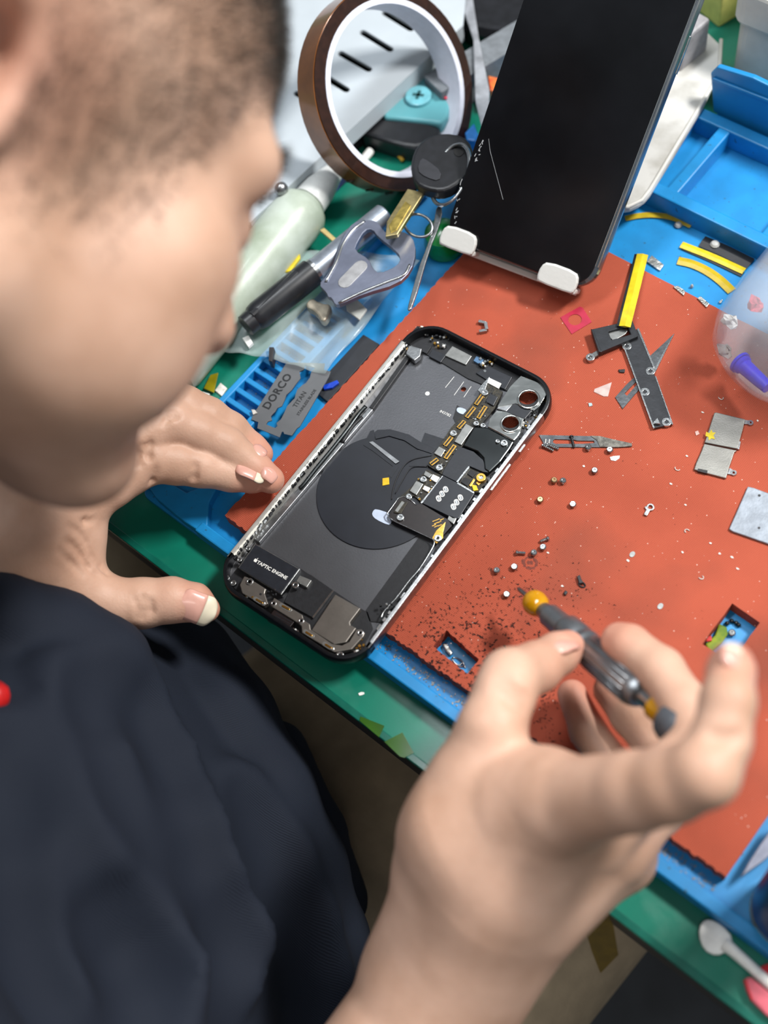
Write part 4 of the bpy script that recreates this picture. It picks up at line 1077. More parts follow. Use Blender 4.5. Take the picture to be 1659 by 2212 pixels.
# tape bits on the mat edge
m_gtape = M('green_tint_tape', '#2f5c10', .22, alpha=.85, var=.15, scale=120)
tag(prism('tape_piece', cQ.poly([(70, 1008), (265, 1085), (222, 1178), (62, 1042)], .62), .36, .62, m_gtape), 'green-tinted tape piece on the desk mat edge, nearer the phone', 'tape')
tag(prism('tape_piece', cQ.poly([(265, 1215), (412, 1138), (506, 1305), (425, 1345), (390, 1335)], .62), .36, .62, m_gtape), 'square olive tape piece on the desk mat edge, nearer the hand', 'tape')
hp = [cO.d(u, v, d) for u, v, d in ((430, 752, 462), (290, 925, 470), (340, 1090, 474), (405, 1255, 478), (535, 1120, 472), (500, 905, 466))]
vv = hp + [p + np.array([.1, .25, -.1]) for p in hp]
tag(obj('tape_piece', vv, [[0, 1, 2, 3, 4, 5], [11, 10, 9, 8, 7, 6]] + [[i, (i + 1) % 6, (i + 1) % 6 + 6, i + 6] for i in range(6)], M('hanging_amber_tape', '#6b5508', .3, alpha=.92)), 'strip of amber tape hanging from the bench edge below the right hand', 'tape')
tag(prism('tape_piece', cL.poly([(1118, 850), (1150, 848), (1190, 862), (1255, 885), (1200, 905), (1150, 880)], 3.4), 3.05, 3.4, m_gtape), 'small yellow-green tape scrap on the blue tray corner under the left hand', 'tape')

# near right corner
c = G(1660, 1992, 3)
bt = thing('paint_bottle', 'navy blue bottle with yellow base standing on the tray at the right edge', 'bottle', (c[0] + 5, c[1] + 8, 3))
o_ = (c[0] + 4, c[1] + 7, 3.05)
lathe('bottle_base', [(11, 0), (13, .6), (14, 3), (14, 8)], o_, (0, 0, 1), M('signal_yellow', '#e0b40c', .35), bt, n=32)
lathe('bottle_body', [(14.1, 0), (14.1, 56), (12, 60), (6, 63)], (o_[0], o_[1], 11), (0, 0, 1), M('navy_label', '#1b1a66', .35), bt, n=32)
lathe('bottle_cap', [(6, 0), (6.5, .5), (6.5, 12), (5.5, 13)], (o_[0], o_[1], 74), (0, 0, 1), M('signal_yellow', '#e0b40c', .35), bt, n=24)
kf = thing('knife_tip', 'grey pointed blade lying across the right corner of the tray', 'knife', (*cO.g(1600, 330, 9)[:2], 10))
prism('blade_body', cO.poly([(1450, 540), (1510, 430), (1600, 290), (1700, 150), (2000, -60), (2010, 60), (1800, 260), (1620, 420), (1500, 505)], 11.2), 10.05, 11.2, M('matte_grey_blade', '#6f7280', .4, metal=.6), kf, bev=.3)
prism('knife_handle', cO.poly([(2000, -70), (2400, -380), (2440, -270), (2010, 70)], 14), 9.2, 15, m_blkmat, kf, bev=1.5)
sw = thing('white_spatula', 'white round-headed plastic spatula lying on the green mat corner', 'spatula', (*cO.g(1400, 1100, 1)[:2], .1))
c = cO.g(1262, 985, 2.2)
prism('spatula_head', smooth_poly(cO.poly([(1138, 960), (1160, 870), (1222, 845), (1320, 890), (1402, 990), (1365, 1085), (1275, 1125), (1180, 1080)], 2.4)), .1, 2.4, m_white, sw, bev=.7)
tube('spatula_stick', [cO.g(u, v, 2.2) for u, v in ((1330, 1035), (1400, 1090), (1520, 1195), (1700, 1360), (1900, 1540))], [2.6, 2.2, 2.0, 2.0, 2.0], m_white, sw, n=10)
m_pink = M('pink_rubber', '#d0606e', .35, var=.15, scale=150)
er = thing('pink_eraser', 'pinkish red rubber piece on the green mat below the white spatula', 'eraser', (*cO.g(1580, 1420, 1)[:2], .1))
prism('rubber_block', cO.poly([(1480, 1300), (1525, 1275), (1700, 1420), (1900, 1600), (1800, 1680), (1640, 1560), (1535, 1455), (1500, 1380)], 4), .1, 4, m_pink, er, bev=.9)
prism('rubber_edge', cO.poly([(1478, 1300), (1500, 1300), (1550, 1455), (1535, 1458)], 4.2), .1, 4.2, M('red_rubber', '#c01a26', .35), er, bev=.3)
tag(prism('red_scrap', cO.poly([(1590, 1215), (1640, 1190), (1720, 1170), (1740, 1290), (1660, 1260)], 2), .05, 2, M('red_rubber', '#c01a26', .35), bev=.3), 'dark red scrap behind the white spatula stick', 'scrap')

# ================================================================== left clutter
# razor blade
m_razor = M('razor_steel', '#77787a', 0.42, metal=0.75, var=0.04, scale=120)
m_print = M('black_print', '#17181b', 0.5)
ZR = 9.6
rz = thing('razor_blade', 'double-edged grey razor blade lying across the tray slots', 'razor blade', (*cA.g(790, 830, ZR)[:2], 9.05))
prism('blade_body', cA.poly([(745, 508), (1085, 518), (1075, 575), (1140, 592), (1120, 640), (860, 1085), (835, 1100), (790, 1165), (722, 1150), (714, 1130), (700, 1132), (680, 1180), (480, 1098), (490, 1045), (428, 1020), (448, 968), (490, 905)], ZR), 9.1, ZR, m_razor, rz,
      holes=(cA.poly([(905, 530), (955, 545), (1000, 558), (965, 592), (952, 645), (915, 695), (885, 712), (840, 752), (825, 792), (815, 832), (790, 855), (748, 902), (722, 962), (702, 1000), (690, 1022), (652, 1052), (662, 1080), (640, 1098), (560, 1065), (575, 1040), (612, 1030), (602, 990), (640, 952), (660, 918), (700, 902), (728, 842), (740, 800), (788, 758), (828, 702), (868, 652), (858, 592), (900, 572)], ZR),))
d_ = cA.g(770, 620, ZR) - cA.g(560, 920, ZR)
lettering('brand_print', 'DORCO', cA.g(662, 770, ZR + .03), d_, 5.4, m_print, rz, bold=.16, thick=.02, spacing=1.08)
lettering('name_print', 'TITAN', cA.g(862, 842, ZR + .03), d_, 3.2, m_print, rz, bold=.05, thick=.02)
lettering('detail_print', 'STAINLESS BLADE', cA.g(922, 868, ZR + .03), d_, 1.95, m_print, rz, bold=.05, thick=.02)

tag(prism('black_pad', cA.poly([(1430, 258), (1575, 345), (1110, 862), (1035, 800), (1095, 620), (1150, 560)], 5.2), 3.1, 5.2, M('black_rubber_pad', '#22252b', .6, var=.1), bev=.3), 'flat black rubber pad between razor blade and red mat', 'pad')
tag(prism('blue_scrap', cA.poly([(1065, 715), (1130, 690), (1195, 665), (1212, 690), (1150, 735), (1075, 750)], 6.8), 5.25, 6.8, M('deep_blue_plastic', '#1440b8', .3), bev=.3), 'shiny dark blue plastic scrap on the black pad', 'scrap')
tag(prism('black_clip', cA.poly([(585, 370), (630, 372), (612, 500), (580, 495)], 16), 10, 16, M('dark_bar', '#2d2a2c', .4), bev=.3), 'short dark bar standing above the razor blade corner', 'bar')

# clear bag over the tray corner
m_bag = M('clear_bag', '#cfe0df', 0.22, alpha=0.22, var=0.1, scale=50, bump=1.0, bscale=60, spec=0.8)
cn = [G(*p, 14) for p in ((470, 745), (560, 520), (905, 555), (700, 800))]
nv, vv, ff = 26, [], []
rs = np.random.default_rng(5); ph1 = rs.uniform(0, 6, 6)
for i in range(nv):
    for j in range(nv):
        s, t_ = i / (nv - 1), j / (nv - 1)
        p = (cn[0] * (1 - s) + cn[3] * s) * (1 - t_) + (cn[1] * (1 - s) + cn[2] * s) * t_
        z = 9.6 + 2.2 * (1 + math.sin(7 * s + 4 * t_ + ph1[0])) * .5 + 1.8 * (1 + math.sin(13 * t_ - 5 * s + ph1[1])) * .5 + .8 * math.sin(23 * s + 9 * t_ + ph1[2])
        vv.append((p[0], p[1], z))
for i in range(nv - 1):
    for j in range(nv - 1):
        ff.append([i * nv + j, i * nv + j + 1, (i + 1) * nv + j + 1, (i + 1) * nv + j])
bg = obj('plastic_bag', vv, ff, m_bag, smooth=True)
sd = bg.modifiers.new('thickness', 'SOLIDIFY'); sd.thickness = .00012
tag(bg, 'crinkled clear plastic bag spread over the left corner of the tray', 'bag')

# marker pen
mk = thing('marker_pen', 'black-capped silver marker pen lying on the plastic bag', 'marker', (*cE.g(700, 820, 10)[:2], 14))
a, b_, c = cE.g(285, 1165, 21), cE.g(745, 795, 21), cE.g(1240, 395, 21)
m_cap = M('black_gloss_cap', '#1d1e22', .35, var=.2, scale=200)
L1 = np.linalg.norm(b_ - a)
lathe('pen_cap', [(4.2, 0), (5.4, .3), (5.6, 5), (6.4, 6), (7.0, 9), (7.0, L1)], a, b_ - a, m_cap, mk, n=24)
lathe('pen_barrel', [(6.0, 0), (6.0, 3), (5.6, 4), (5.6, np.linalg.norm(c - b_)), (4.4, np.linalg.norm(c - b_) + 1)], b_, c - b_, M('silver_barrel', '#8d95a0', .35, metal=.6, var=.1), mk, n=24)
lathe('barrel_band', [(6.3, -1), (6.3, 1)], b_ + (c - b_) * .02, c - b_, m_steel, mk, n=24)
q0, q1 = cE.g(330, 1080, 27), cE.g(640, 790, 27.5)
v, f = tube_data([q0, q1], [1.6, 1.9], 6, True, .5, up=(0, 0, 1)); obj('pen_clip', v, f, m_cap, mk)

# squeeze bottle
sq = thing('squeeze_bottle', 'grubby translucent white squeeze bottle lying behind the face', 'bottle', (*G(590, 580, 10)[:2], 8))
a, b_, c = G(366, 806, 14.3), G(652, 456, 14.3), G(752, 362, 14.3)
m_sq = M('cloudy_bottle', '#8f9b86', .4, hx2='#b9c3b8', scale=40, bump=.15, bscale=200, trans=.0, coat=.2)
Lb = np.linalg.norm(b_ - a)
lathe('bottle_body', [(10, 0), (13, 1), (14, 5), (14, Lb - 6), (13.6, Lb), (12, Lb + 3), (8, Lb + 6.5)], a, b_ - a, m_sq, sq, n=32)
lathe('bottle_cap', [(8.6, 0), (8.8, .5), (8.2, 9), (7.0, 14), (5.4, 20), (4.6, 24), (3.2, 24.4)], b_ + (b_ - a) / Lb * 6.6, b_ - a, M('white_cap', '#d2d4d2', .4, var=.05), sq, n=28)
bd = G(607, 408, 28); o = lathe('steel_ball', [(.1, -3.6), (1.8, -3.1), (3.1, -1.8), (3.6, 0), (3.1, 1.8), (1.8, 3.1), (.1, 3.6)], (bd[0], bd[1], 28), (0, 0, 1), m_steelg, n=20)
tag(o, 'shiny steel ball screw head beside the squeeze bottle shoulder', 'ball')

# bottle opener key fob
m_zinc = M('worn_zinc', '#83889a', .34, metal=.75, var=.12, scale=90, bump=.12, bscale=300)
ZO = 29.0
bo_ = thing('bottle_opener', 'flat silver bottle opener key fob with triangular hole', 'bottle opener', (*cE.g(1150, 720, ZO)[:2], 26))
prism('opener_plate', smooth_poly(cE.poly([(1110, 430), (1030, 445), (960, 540), (920, 650), (890, 745), (850, 810), (790, 875), (845, 930), (855, 960), (880, 965), (905, 1015), (945, 1012), (1100, 940), (1335, 872), (1430, 780), (1465, 650), (1440, 545), (1365, 505), (1290, 540), (1240, 505), (1195, 435)], ZO)), ZO - 2.6, ZO, m_zinc, bo_, bev=.5,
      holes=(smooth_poly(cE.poly([(1110, 500), (1160, 490), (1200, 545), (1300, 620), (1362, 690), (1330, 750), (1210, 800), (1165, 765), (1140, 700), (1038, 640), (1060, 580)], ZO)),))
p, q_ = cE.g(975, 860, ZO), cE.g(1080, 752, ZO)
prism('opener_inlay', stadium(p, q_, 3.4), ZO - .5, ZO + .35, M('matte_inlay', '#9a9a9c', .5, metal=.4), bo_, bev=.25)
tube('opener_rim', spline([cE.g(u, v, ZO + .2) for u, v in ((1110, 440), (1030, 500), (960, 600), (915, 720), (840, 860))]), .7, m_steel, bo_, n=6)
tube('opener_rim', spline([cE.g(u, v, ZO + .2) for u, v in ((1420, 740), (1380, 810), (1260, 860), (1100, 925), (930, 1005))]), .7, m_steel, bo_, n=6)
tag(prism('clipper_jaw', smooth_poly(cE.poly([(690, 1020), (740, 960), (800, 1000), (880, 1010), (870, 1060), (850, 1110), (815, 1135), (770, 1060)], 20)), 15, 20, M('worn_nickel', '#a89f8e', .35, metal=.6, var=.2), bev=1.0), 'worn nickel clipper jaw poking out below the bottle opener', 'clipper')
tag(prism('paper_scrap', cE.poly([(975, 1000), (1055, 975), (1125, 1045), (1072, 1118), (985, 1050)], 16), 14.5, 16, M('grubby_paper', '#b7bab6', .7, var=.1), bev=.3), 'crumpled grubby white scrap right of the clipper jaw', 'scrap')

# keys and ring
m_keyblk = M('black_key_plastic', '#15161a', .42, var=.25, scale=200)
ky = thing('car_key', 'black round-headed key with a short brass blade hanging on the ring', 'key', (*cE.g(1480, 200, 30)[:2], 27))
c = cF.g(1105, 1150, 42)
hd = prism('key_head', smooth_poly(cF.poly([(890, 1130), (930, 1040), (1010, 970), (1130, 945), (1260, 965), (1330, 1040), (1330, 1140), (1290, 1260), (1190, 1340), (1100, 1370), (990, 1350), (920, 1310), (885, 1220)], 42)), 35, 42, m_keyblk, ky, bev=1.6, seg=3)
prism('head_inset', smooth_poly(cF.poly([(960, 1130), (1010, 1150), (1110, 1230), (1090, 1300), (990, 1270), (930, 1220)], 42.4)), 41.9, 42.6, M('charcoal_inset', '#26272c', .5), ky, bev=.2)
prism('head_slot', smooth_poly(cF.poly([(1190, 1060), (1240, 1040), (1280, 1080), (1240, 1125), (1200, 1110)], 42.4)), 41.9, 42.3, M('deep_black', '#050506', .6), ky)
prism('key_blade', cE.poly([(1405, 215), (1522, 238), (1335, 530), (1252, 545), (1262, 440)], 37), 34.4, 37, M('worn_brass', '#b7a777', .3, metal=.9, var=.2, scale=200), ky, bev=.4)
prism('blade_cut', cE.poly([(1390, 300), (1430, 330), (1330, 500), (1290, 520), (1275, 470)], 37.4), 36.9, 37.4, M('key_cut', '#c8b060', .3, metal=.9, var=.3), ky, bev=.2)
kr = thing('key_ring', 'steel split ring through the black key head', 'key ring', (*G(960, 380, 38)[:2], 36))
cc = D(972, 378, dep(972, 378, 40)); maj = RC @ np.array([.30, .93, -.15]); mnr = RC @ np.array([.80, -.30, .65])
for dz in (0, .9):
    tube('ring_wire', [cc + maj * 16 * math.cos(a) + mnr * 9 * math.sin(a) + np.array([dz * .7, 0, dz]) for a in np.linspace(0, 2 * math.pi, 36)[:-1]], .75, m_steel, kr, n=8, closed=True)
tag(tube('small_ring', [cE.g(1480, 470, 31) + np.array([7.5 * math.cos(a), 5 * math.sin(a), 1.5 * math.sin(a)]) for a in np.linspace(0, 2 * math.pi, 26)[:-1]], .7, m_steelg, n=8, closed=True), 'thin wire ring joining the bottle opener to the keys', 'ring')
tag(prism('nail_file', smooth_poly(cE.poly([(1605, 320), (1652, 350), (1622, 480), (1560, 620), (1440, 1035), (1402, 1058), (1412, 1000), (1480, 760), (1532, 630), (1582, 480)], 30)), 28.6, 30, m_steel, bev=.4), 'long narrow silver nail file hanging from the key ring', 'nail file')
c = G(958, 510, 12); o = lathe('green_cap', [(8, 0), (9.5, 1), (10, 6), (9, 12), (5, 15), (.5, 16)], (c[0], c[1], 3.05), (0, 0, 1), M('glossy_green', '#0f8a3c', .25, coat=.4), n=28)
tag(o, 'glossy green rounded cap tucked behind the nail file', 'cap')

# amber tape roll
tn = RC @ np.array([.975 * .6, -.22 * .6, .8]); tn /= np.linalg.norm(tn)
tcn = D(858, 192, 598)
tp_ = thing('tape_roll', 'large amber polyimide tape roll standing on edge behind the keys', 'tape roll', tuple(tcn + np.array([0, 0, -39])))
m_amber = M('amber_tape_edge', '#2a160e', .3, var=.2, scale=300, coat=.3)
m_amberf = M('amber_tape_face', '#7a4a24', .18, metal=.25, var=.2, scale=60, coat=.5)
m_core = M('white_tape_core', '#d6d8e4', .5, var=.03)
def annulus(r0, r1, h0, h1):
    return [(r0, h0), (r1, h0), (r1, h1), (r0, h1), (r0, h0)]
def ring_lathe(name, prof, mat, par, n=64):
    u, w, d = frame_axes(tn); v, f = [], []
    for r, h in prof[:-1]:
        for j in range(n):
            t_ = 2 * math.pi * j / n; v.append(tcn + d * h + r * (u * math.cos(t_) + w * math.sin(t_)))
    k = len(prof) - 1
    for i in range(k):
        for j in range(n):
            f.append([i * n + j, i * n + (j + 1) % n, ((i + 1) % k) * n + (j + 1) % n, ((i + 1) % k) * n + j])
    return sharp(obj(name, v, f, mat, par, smooth=True))
ring_lathe('tape_winding', annulus(42.1, 48.0, -15, 0), m_amber, tp_)
ring_lathe('outer_face', annulus(47.9, 48.5, -14.4, -.6), m_amberf, tp_)
ring_lathe('tape_core', annulus(39.3, 42.1, -15.2, .5), m_core, tp_)
u_, w_, _ = frame_axes(tn)
for a in (3.5, 3.75, 4.0):
    pp_ = [tcn + tn * h + 48.7 * (u_ * math.cos(a) + w_ * math.sin(a)) for h in (-14, -8)]
    tube('tape_tick', pp_, .5, m_amber, tp_, n=5)

# white slotted rack
rk = thing('slotted_rack', 'white metal rack with a row of dark slots behind the tape roll', 'rack', (-200, 160, 0))
ZW = 24.0
e0, e1 = G(1000, 55, ZW), G(540, 480, ZW)
poly = [tuple(e0[:2]), tuple(e1[:2]), (e1[0] - 30, e1[1] - 30), (-420, 20), (-420, 330), (e0[0] - 40, e0[1] + 60)]
sl = [stadium(cF.g(*a, ZW), cF.g(*b, ZW), 1.8, 3) for a, b in (((700, 90), (890, 208)), ((542, 232), (742, 355)), ((385, 382), (588, 498)), ((225, 520), (428, 645)), ((70, 668), (268, 790)), ((860, -60), (1045, 60)))]
m_rack = M('white_enamel', '#b4bcc2', .4, var=.04, scale=30, bump=.05)
prism('rack_top', poly, ZW - 1.6, ZW, m_rack, rk, holes=sl)
d_ = (e1 - e0)[:2] / np.linalg.norm((e1 - e0)[:2]); nn = np.array([d_[1], -d_[0]])
if nn[0] > 0: nn = -nn
prism('rack_front', [tuple(e0[:2]), tuple(e1[:2]), tuple(e1[:2] + nn * 1.6), tuple(e0[:2] + nn * 1.6)], 14, ZW - 1.6, m_rack, rk)
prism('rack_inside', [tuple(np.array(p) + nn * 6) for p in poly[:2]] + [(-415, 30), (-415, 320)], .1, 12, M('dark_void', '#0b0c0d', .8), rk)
tag(prism('dark_strip', [tuple(e1[:2] * .55 + e0[:2] * .45 - nn * 1), tuple(e1[:2] * .85 + e0[:2] * .15 - nn * 1), tuple(e1[:2] * .85 + e0[:2] * .15 - nn * 5), tuple(e1[:2] * .55 + e0[:2] * .45 - nn * 4)], .05, 6, M('dark_blue_mix', '#16171f', .7, var=.4, hx2='#2a3a7a'), bev=.6), 'dark blue-black cloth strip along the rack edge', 'strip')  # low dark strip, mottled with blue, along the rack's front edge

# teal tool behind
tl = thing('teal_gadget', 'teal plastic gadget with a round crosshead boss seen through the tape roll', 'gadget', (*cF.g(950, 720, 8)[:2], .05))
m_teal = M('teal_plastic', '#5fa3ab', .35, var=.05, scale=50)
tb_ = prism('gadget_body', smooth_poly(cF.poly([(660, 840), (760, 720), (850, 610), (950, 510), (1060, 495), (1160, 560), (1190, 660), (1140, 890), (1000, 870), (800, 850)], 14)), .1, 14, m_teal, tl, bev=2.5, seg=3)
c = cF.g(940, 680, 16)
prism('boss', circ(c[0], c[1], 7, 28), 13.5, 16, M('teal_light', '#6fb4c0', .3), tl, bev=.8)
for a in (.4, 1.97):
    prism('cross_recess', bar2((c[0] - 3 * math.cos(a), c[1] - 3 * math.sin(a)), (c[0] + 3 * math.cos(a), c[1] + 3 * math.sin(a)), .9), 15.9, 16.15, M('dark_teal', '#24565a', .5), tl)
prism('gadget_grip', smooth_poly(cF.poly([(490, 940), (580, 855), (700, 840), (1100, 885), (1090, 990), (950, 1055), (800, 1035), (640, 985)], 12)), .1, 12, m_keyblk, tl, bev=2)
tag(tube('yellow_wire', spline([cF.g(u, v, 2) for u, v in ((480, 960), (620, 985), (740, 1050), (830, 1150))]), 1.1, M('yellow_wire', '#b08a1a', .4), n=8), 'curved yellow wire lying on the green mat under the tape roll', 'wire')
tag(tube('white_tube', [cF.g(600, 1080, 3), cF.g(500, 1200, 3)], 2.2, m_white, n=12), 'short white tube lying under the tape roll rim', 'tube')
fs = prism('foil_sachet', cF.poly([(1235, -20), (1330, -20), (1375, 270), (1450, 640), (1450, 760), (1395, 910), (1350, 720), (1335, 280)], 22), 20, 22, M('printed_foil', '#a7aab0', .35, metal=.5, var=.25, scale=120, bump=.4), bev=.4)
tag(fs, 'grey printed foil sachet between the tape roll and leaning phone', 'sachet')
tag(box('sachet_support', (*cF.g(1390, 500, 10)[:2], 9.8), (16, 60, 19.5), M('grey_card', '#6a6f74', .6), a=-.3, bev=.5), 'dull grey box under the foil sachet', 'box')
tag(prism('red_label', cF.poly([(1440, 540), (1530, 560), (1520, 640), (1455, 650)], 15), .1, 15, M('red_orange', '#c8392c', .4, hx2='#d98a3a', scale=200), bev=.5), 'red and orange label scrap beside the foil sachet', 'label')
tag(prism('red_label', cF.poly([(1105, 665), (1165, 625), (1180, 700), (1130, 705)], 15.5), 14.1, 15.5, M('pink_red', '#cf3f55', .4), bev=.3), 'pinkish red scrap on the teal gadget', 'label')
tag(prism('blue_clip', cF.poly([(1275, 950), (1340, 880), (1370, 960), (1350, 1010), (1290, 1000)], 12), .1, 12, M('mid_blue', '#1f6fb8', .4), bev=.6), 'small blue plastic clip between the key head and leaning phone', 'clip')
c = G(1105, -25, 12)
bd_ = lathe('black_dish', [(24, 0), (34, .5), (38, 4), (40, 14), (38, 18), (35, 18), (33, 8), (10, 6), (.5, 6)], (c[0], c[1], .05), (0, 0, 1), m_keyblk, n=40)
tag(bd_, 'round black dish at the back of the bench', 'dish')
for pts, z0, z1, m, lab in (([(265, 90), (335, 55), (330, 100), (280, 140)], 11, 12, m_yellow, 'amber tape flake by the end of the black marker cap'),
                            ([(0, 740), (60, 620), (130, 600), (90, 780)], 1.2, 2, m_kap, 'olive tape scrap beside the tray slots by the cheek'),
                            ([(100, 760), (150, 690), (210, 740), (160, 810)], .1, 1.0, m_flake, 'pale crumpled scrap next to the olive tape by the cheek'),
                            ([(345, 290), (400, 265), (440, 330), (400, 370)], 13, 15, m_white, 'white plastic bit under the marker cap end'),
                            ([(425, 930), (455, 930), (480, 960), (440, 975)], 9.6, 10.6, m_flake, 'tiny pale flake at the left corner of the razor blade'),
                            ([(-10, 770), (55, 790), (20, 835), (-40, 840)], .1, 1.0, m_white, 'white paper scrap on the green mat by the cheek')):
    tag(prism('scrap_bit', cA.poly(pts, z1), z0, z1, m, bev=.2), lab, 'scrap')
tag(prism('amber_flake', cE.poly([(560, 790), (600, 720), (660, 655), (665, 690), (600, 780)], 13), 11.5, 13, m_yellow, bev=.2), 'long amber flake between squeeze bottle and marker', 'flake')
tag(prism('amber_flake', cE.poly([(800, 500), (830, 485), (925, 570), (905, 590)], 13), 11.5, 13, M('pale_amber', '#b5a06a', .4), bev=.2), 'pale tan strip right of the squeeze bottle', 'flake')
tag(prism('amber_flake', cE.poly([(195, 1090), (270, 1040), (290, 1060), (220, 1110)], 11), 9.8, 11, m_yellow, bev=.2), 'amber flake under the marker cap near the cheek', 'flake')

# ================================================================== the technician
# ---- implicit-surface modelling (smoothly blended tapered bones -> one mesh)
def lerp(a, b, t): return a + (b - a) * t
class Field:
    def __init__(s, lo, hi, h):
        s.lo = np.array(lo, float); s.h = h
        s.n = np.ceil((np.array(hi, float) - s.lo) / h).astype(int) + 1
        s.v = np.full(s.n, 60.0, np.float32)
        s.ax = [(s.lo[i] + h * np.arange(s.n[i])).astype(np.float32) for i in range(3)]
    def sub(s, lo, hi):
        i0 = np.clip(np.floor((np.array(lo) - s.lo) / s.h).astype(int), 0, s.n)
        i1 = np.clip(np.ceil((np.array(hi) - s.lo) / s.h).astype(int) + 1, 0, s.n)
        if np.any(i1 <= i0): return None
        sl = tuple(slice(a, b) for a, b in zip(i0, i1))
        X = s.ax[0][sl[0]][:, None, None]; Y = s.ax[1][sl[1]][None, :, None]; Z = s.ax[2][sl[2]][None, None, :]
        return sl, X, Y, Z
    def mix(s, sl, d, k, neg=False):
        a = s.v[sl]
        if neg:
            d = -d
            h = np.clip(.5 - .5 * (a - d) / k, 0, 1); s.v[sl] = a * (1 - h) + d * h + k * h * (1 - h)
        else:
            h = np.clip(.5 + .5 * (d - a) / k, 0, 1); s.v[sl] = d * (1 - h) + a * h - k * h * (1 - h)
    def cone(s, a, ra, b, rb, k=3.0, neg=False):
        a, b = np.array(a, float), np.array(b, float); m = max(ra, rb) + k + 8
        q = s.sub(np.minimum(a, b) - m, np.maximum(a, b) + m)
        if q is None: return
        sl, X, Y, Z = q; ba = b - a; L2 = max(ba @ ba, 1e-6)
        t = np.clip(((X - a[0]) * ba[0] + (Y - a[1]) * ba[1] + (Z - a[2]) * ba[2]) / L2, 0, 1)
        d = np.sqrt((X - a[0] - t * ba[0]) ** 2 + (Y - a[1] - t * ba[1]) ** 2 + (Z - a[2] - t * ba[2]) ** 2) - (ra + (rb - ra) * t)
        s.mix(sl, d.astype(np.float32), k, neg)
    def chain(s, pts, k=3.0):
        for (a, ra), (b, rb) in zip(pts[:-1], pts[1:]): s.cone(a, ra, b, rb, k)
    def ell(s, c, axes, rad, k=8.0, neg=False):
        c = np.array(c, float); m = max(rad) + k + 8
        q = s.sub(c - m, c + m)
        if q is None: return
        sl, X, Y, Z = q; A = np.array(axes, float)
        l = [((X - c[0]) * A[i][0] + (Y - c[1]) * A[i][1] + (Z - c[2]) * A[i][2]) for i in range(3)]
        k0 = np.sqrt(sum((l[i] / rad[i]) ** 2 for i in range(3))); k1 = np.sqrt(sum((l[i] / rad[i] ** 2) ** 2 for i in range(3)))
        s.mix(sl, (k0 * (k0 - 1) / np.maximum(k1, 1e-6)).astype(np.float32), k, neg)
    def merge(s, o, k):
        s.mix((slice(None),) * 3, o, k)
    def mesh(s):
        S = s.v; n = np.array(S.shape) - 1
        neg = S < 0
        cnt = np.zeros(n, np.int8)
        offs = [(i, j, k) for i in (0, 1) for j in (0, 1) for k in (0, 1)]
        for i, j, k in offs: cnt += neg[i:n[0] + i, j:n[1] + j, k:n[2] + k]
        I = np.argwhere((cnt > 0) & (cnt < 8))
        vid = np.full(n, -1, np.int32); vid[tuple(I.T)] = np.arange(len(I))
        C = {o: S[I[:, 0] + o[0], I[:, 1] + o[1], I[:, 2] + o[2]] for o in offs}
        acc = np.zeros((len(I), 3)); w = np.zeros(len(I))
        for o in offs:
            for ax in range(3):
                if o[ax]: continue
                p = list(o); p[ax] = 1; p = tuple(p)
                a, b = C[o], C[p]; m = (a < 0) != (b < 0)
                t = np.where(m, a / np.where(m, a - b, 1), 0)
                pos = np.tile(np.array(o, float), (len(I), 1)); pos[:, ax] += t
                acc[m] += pos[m]; w[m] += 1
        V = (I + acc / w[:, None]) * s.h + s.lo
        F = []
        for ax in range(3):
            u, v = [(1, 2), (2, 0), (0, 1)][ax]
            sa = [slice(None)] * 3; sb = [slice(None)] * 3
            sa[ax] = slice(0, n[ax]); sb[ax] = slice(1, n[ax] + 1)
            d = neg[tuple(sa)].astype(np.int8) - neg[tuple(sb)].astype(np.int8)
            E_ = np.argwhere(d != 0); sg = d[tuple(E_.T)]
            ok = (E_[:, u] > 0) & (E_[:, v] > 0) & (E_[:, u] < n[u]) & (E_[:, v] < n[v])
            E_, sg = E_[ok], sg[ok]
            q = []
            for du, dv in ((1, 1), (0, 1), (0, 0), (1, 0)):
                e = E_.copy(); e[:, u] -= du; e[:, v] -= dv; q.append(vid[tuple(e.T)])
            q = np.stack(q, 1); q[sg < 0] = q[sg < 0][:, ::-1]
            F.append(q)
        return V, np.concatenate(F)
    def at(s, p):
        i = np.clip(((np.array(p) - s.lo) / s.h).round().astype(int), 0, s.n - 1)
        return float(s.v[tuple(i)])
def smooth_verts(V, F, it=1, lam=.5):
    e = np.concatenate([F[:, [0, 1]], F[:, [1, 2]], F[:, [2, 3]], F[:, [3, 0]]])
    for _ in range(it):
        acc = np.zeros_like(V); c = np.zeros(len(V))
        np.add.at(acc, e[:, 0], V[e[:, 1]]); np.add.at(c, e[:, 0], 1)
        np.add.at(acc, e[:, 1], V[e[:, 0]]); np.add.at(c, e[:, 1], 1)
        V = V * (1 - lam) + lam * acc / np.maximum(c, 1)[:, None]
    return V
def np_obj(name, V, F, mats, parent=None, base=(0, 0, 0)):
    me = bpy.data.meshes.new(name)
    me.vertices.add(len(V)); me.vertices.foreach_set('co', ((V - np.array(base)) * .001).astype(np.float32).ravel())
    k = F.shape[1]
    me.loops.add(F.size); me.loops.foreach_set('vertex_index', F.astype(np.int32).ravel())
    me.polygons.add(len(F)); me.polygons.foreach_set('loop_start', np.arange(0, F.size, k, dtype=np.int32))
    me.polygons.foreach_set('use_smooth', np.ones(len(F), bool))
    me.update(calc_edges=True); me.validate()
    for m in mats: me.materials.append(m)
    o = bpy.data.objects.new(name, me); COL.objects.link(o); put(o, base, parent)
    return o

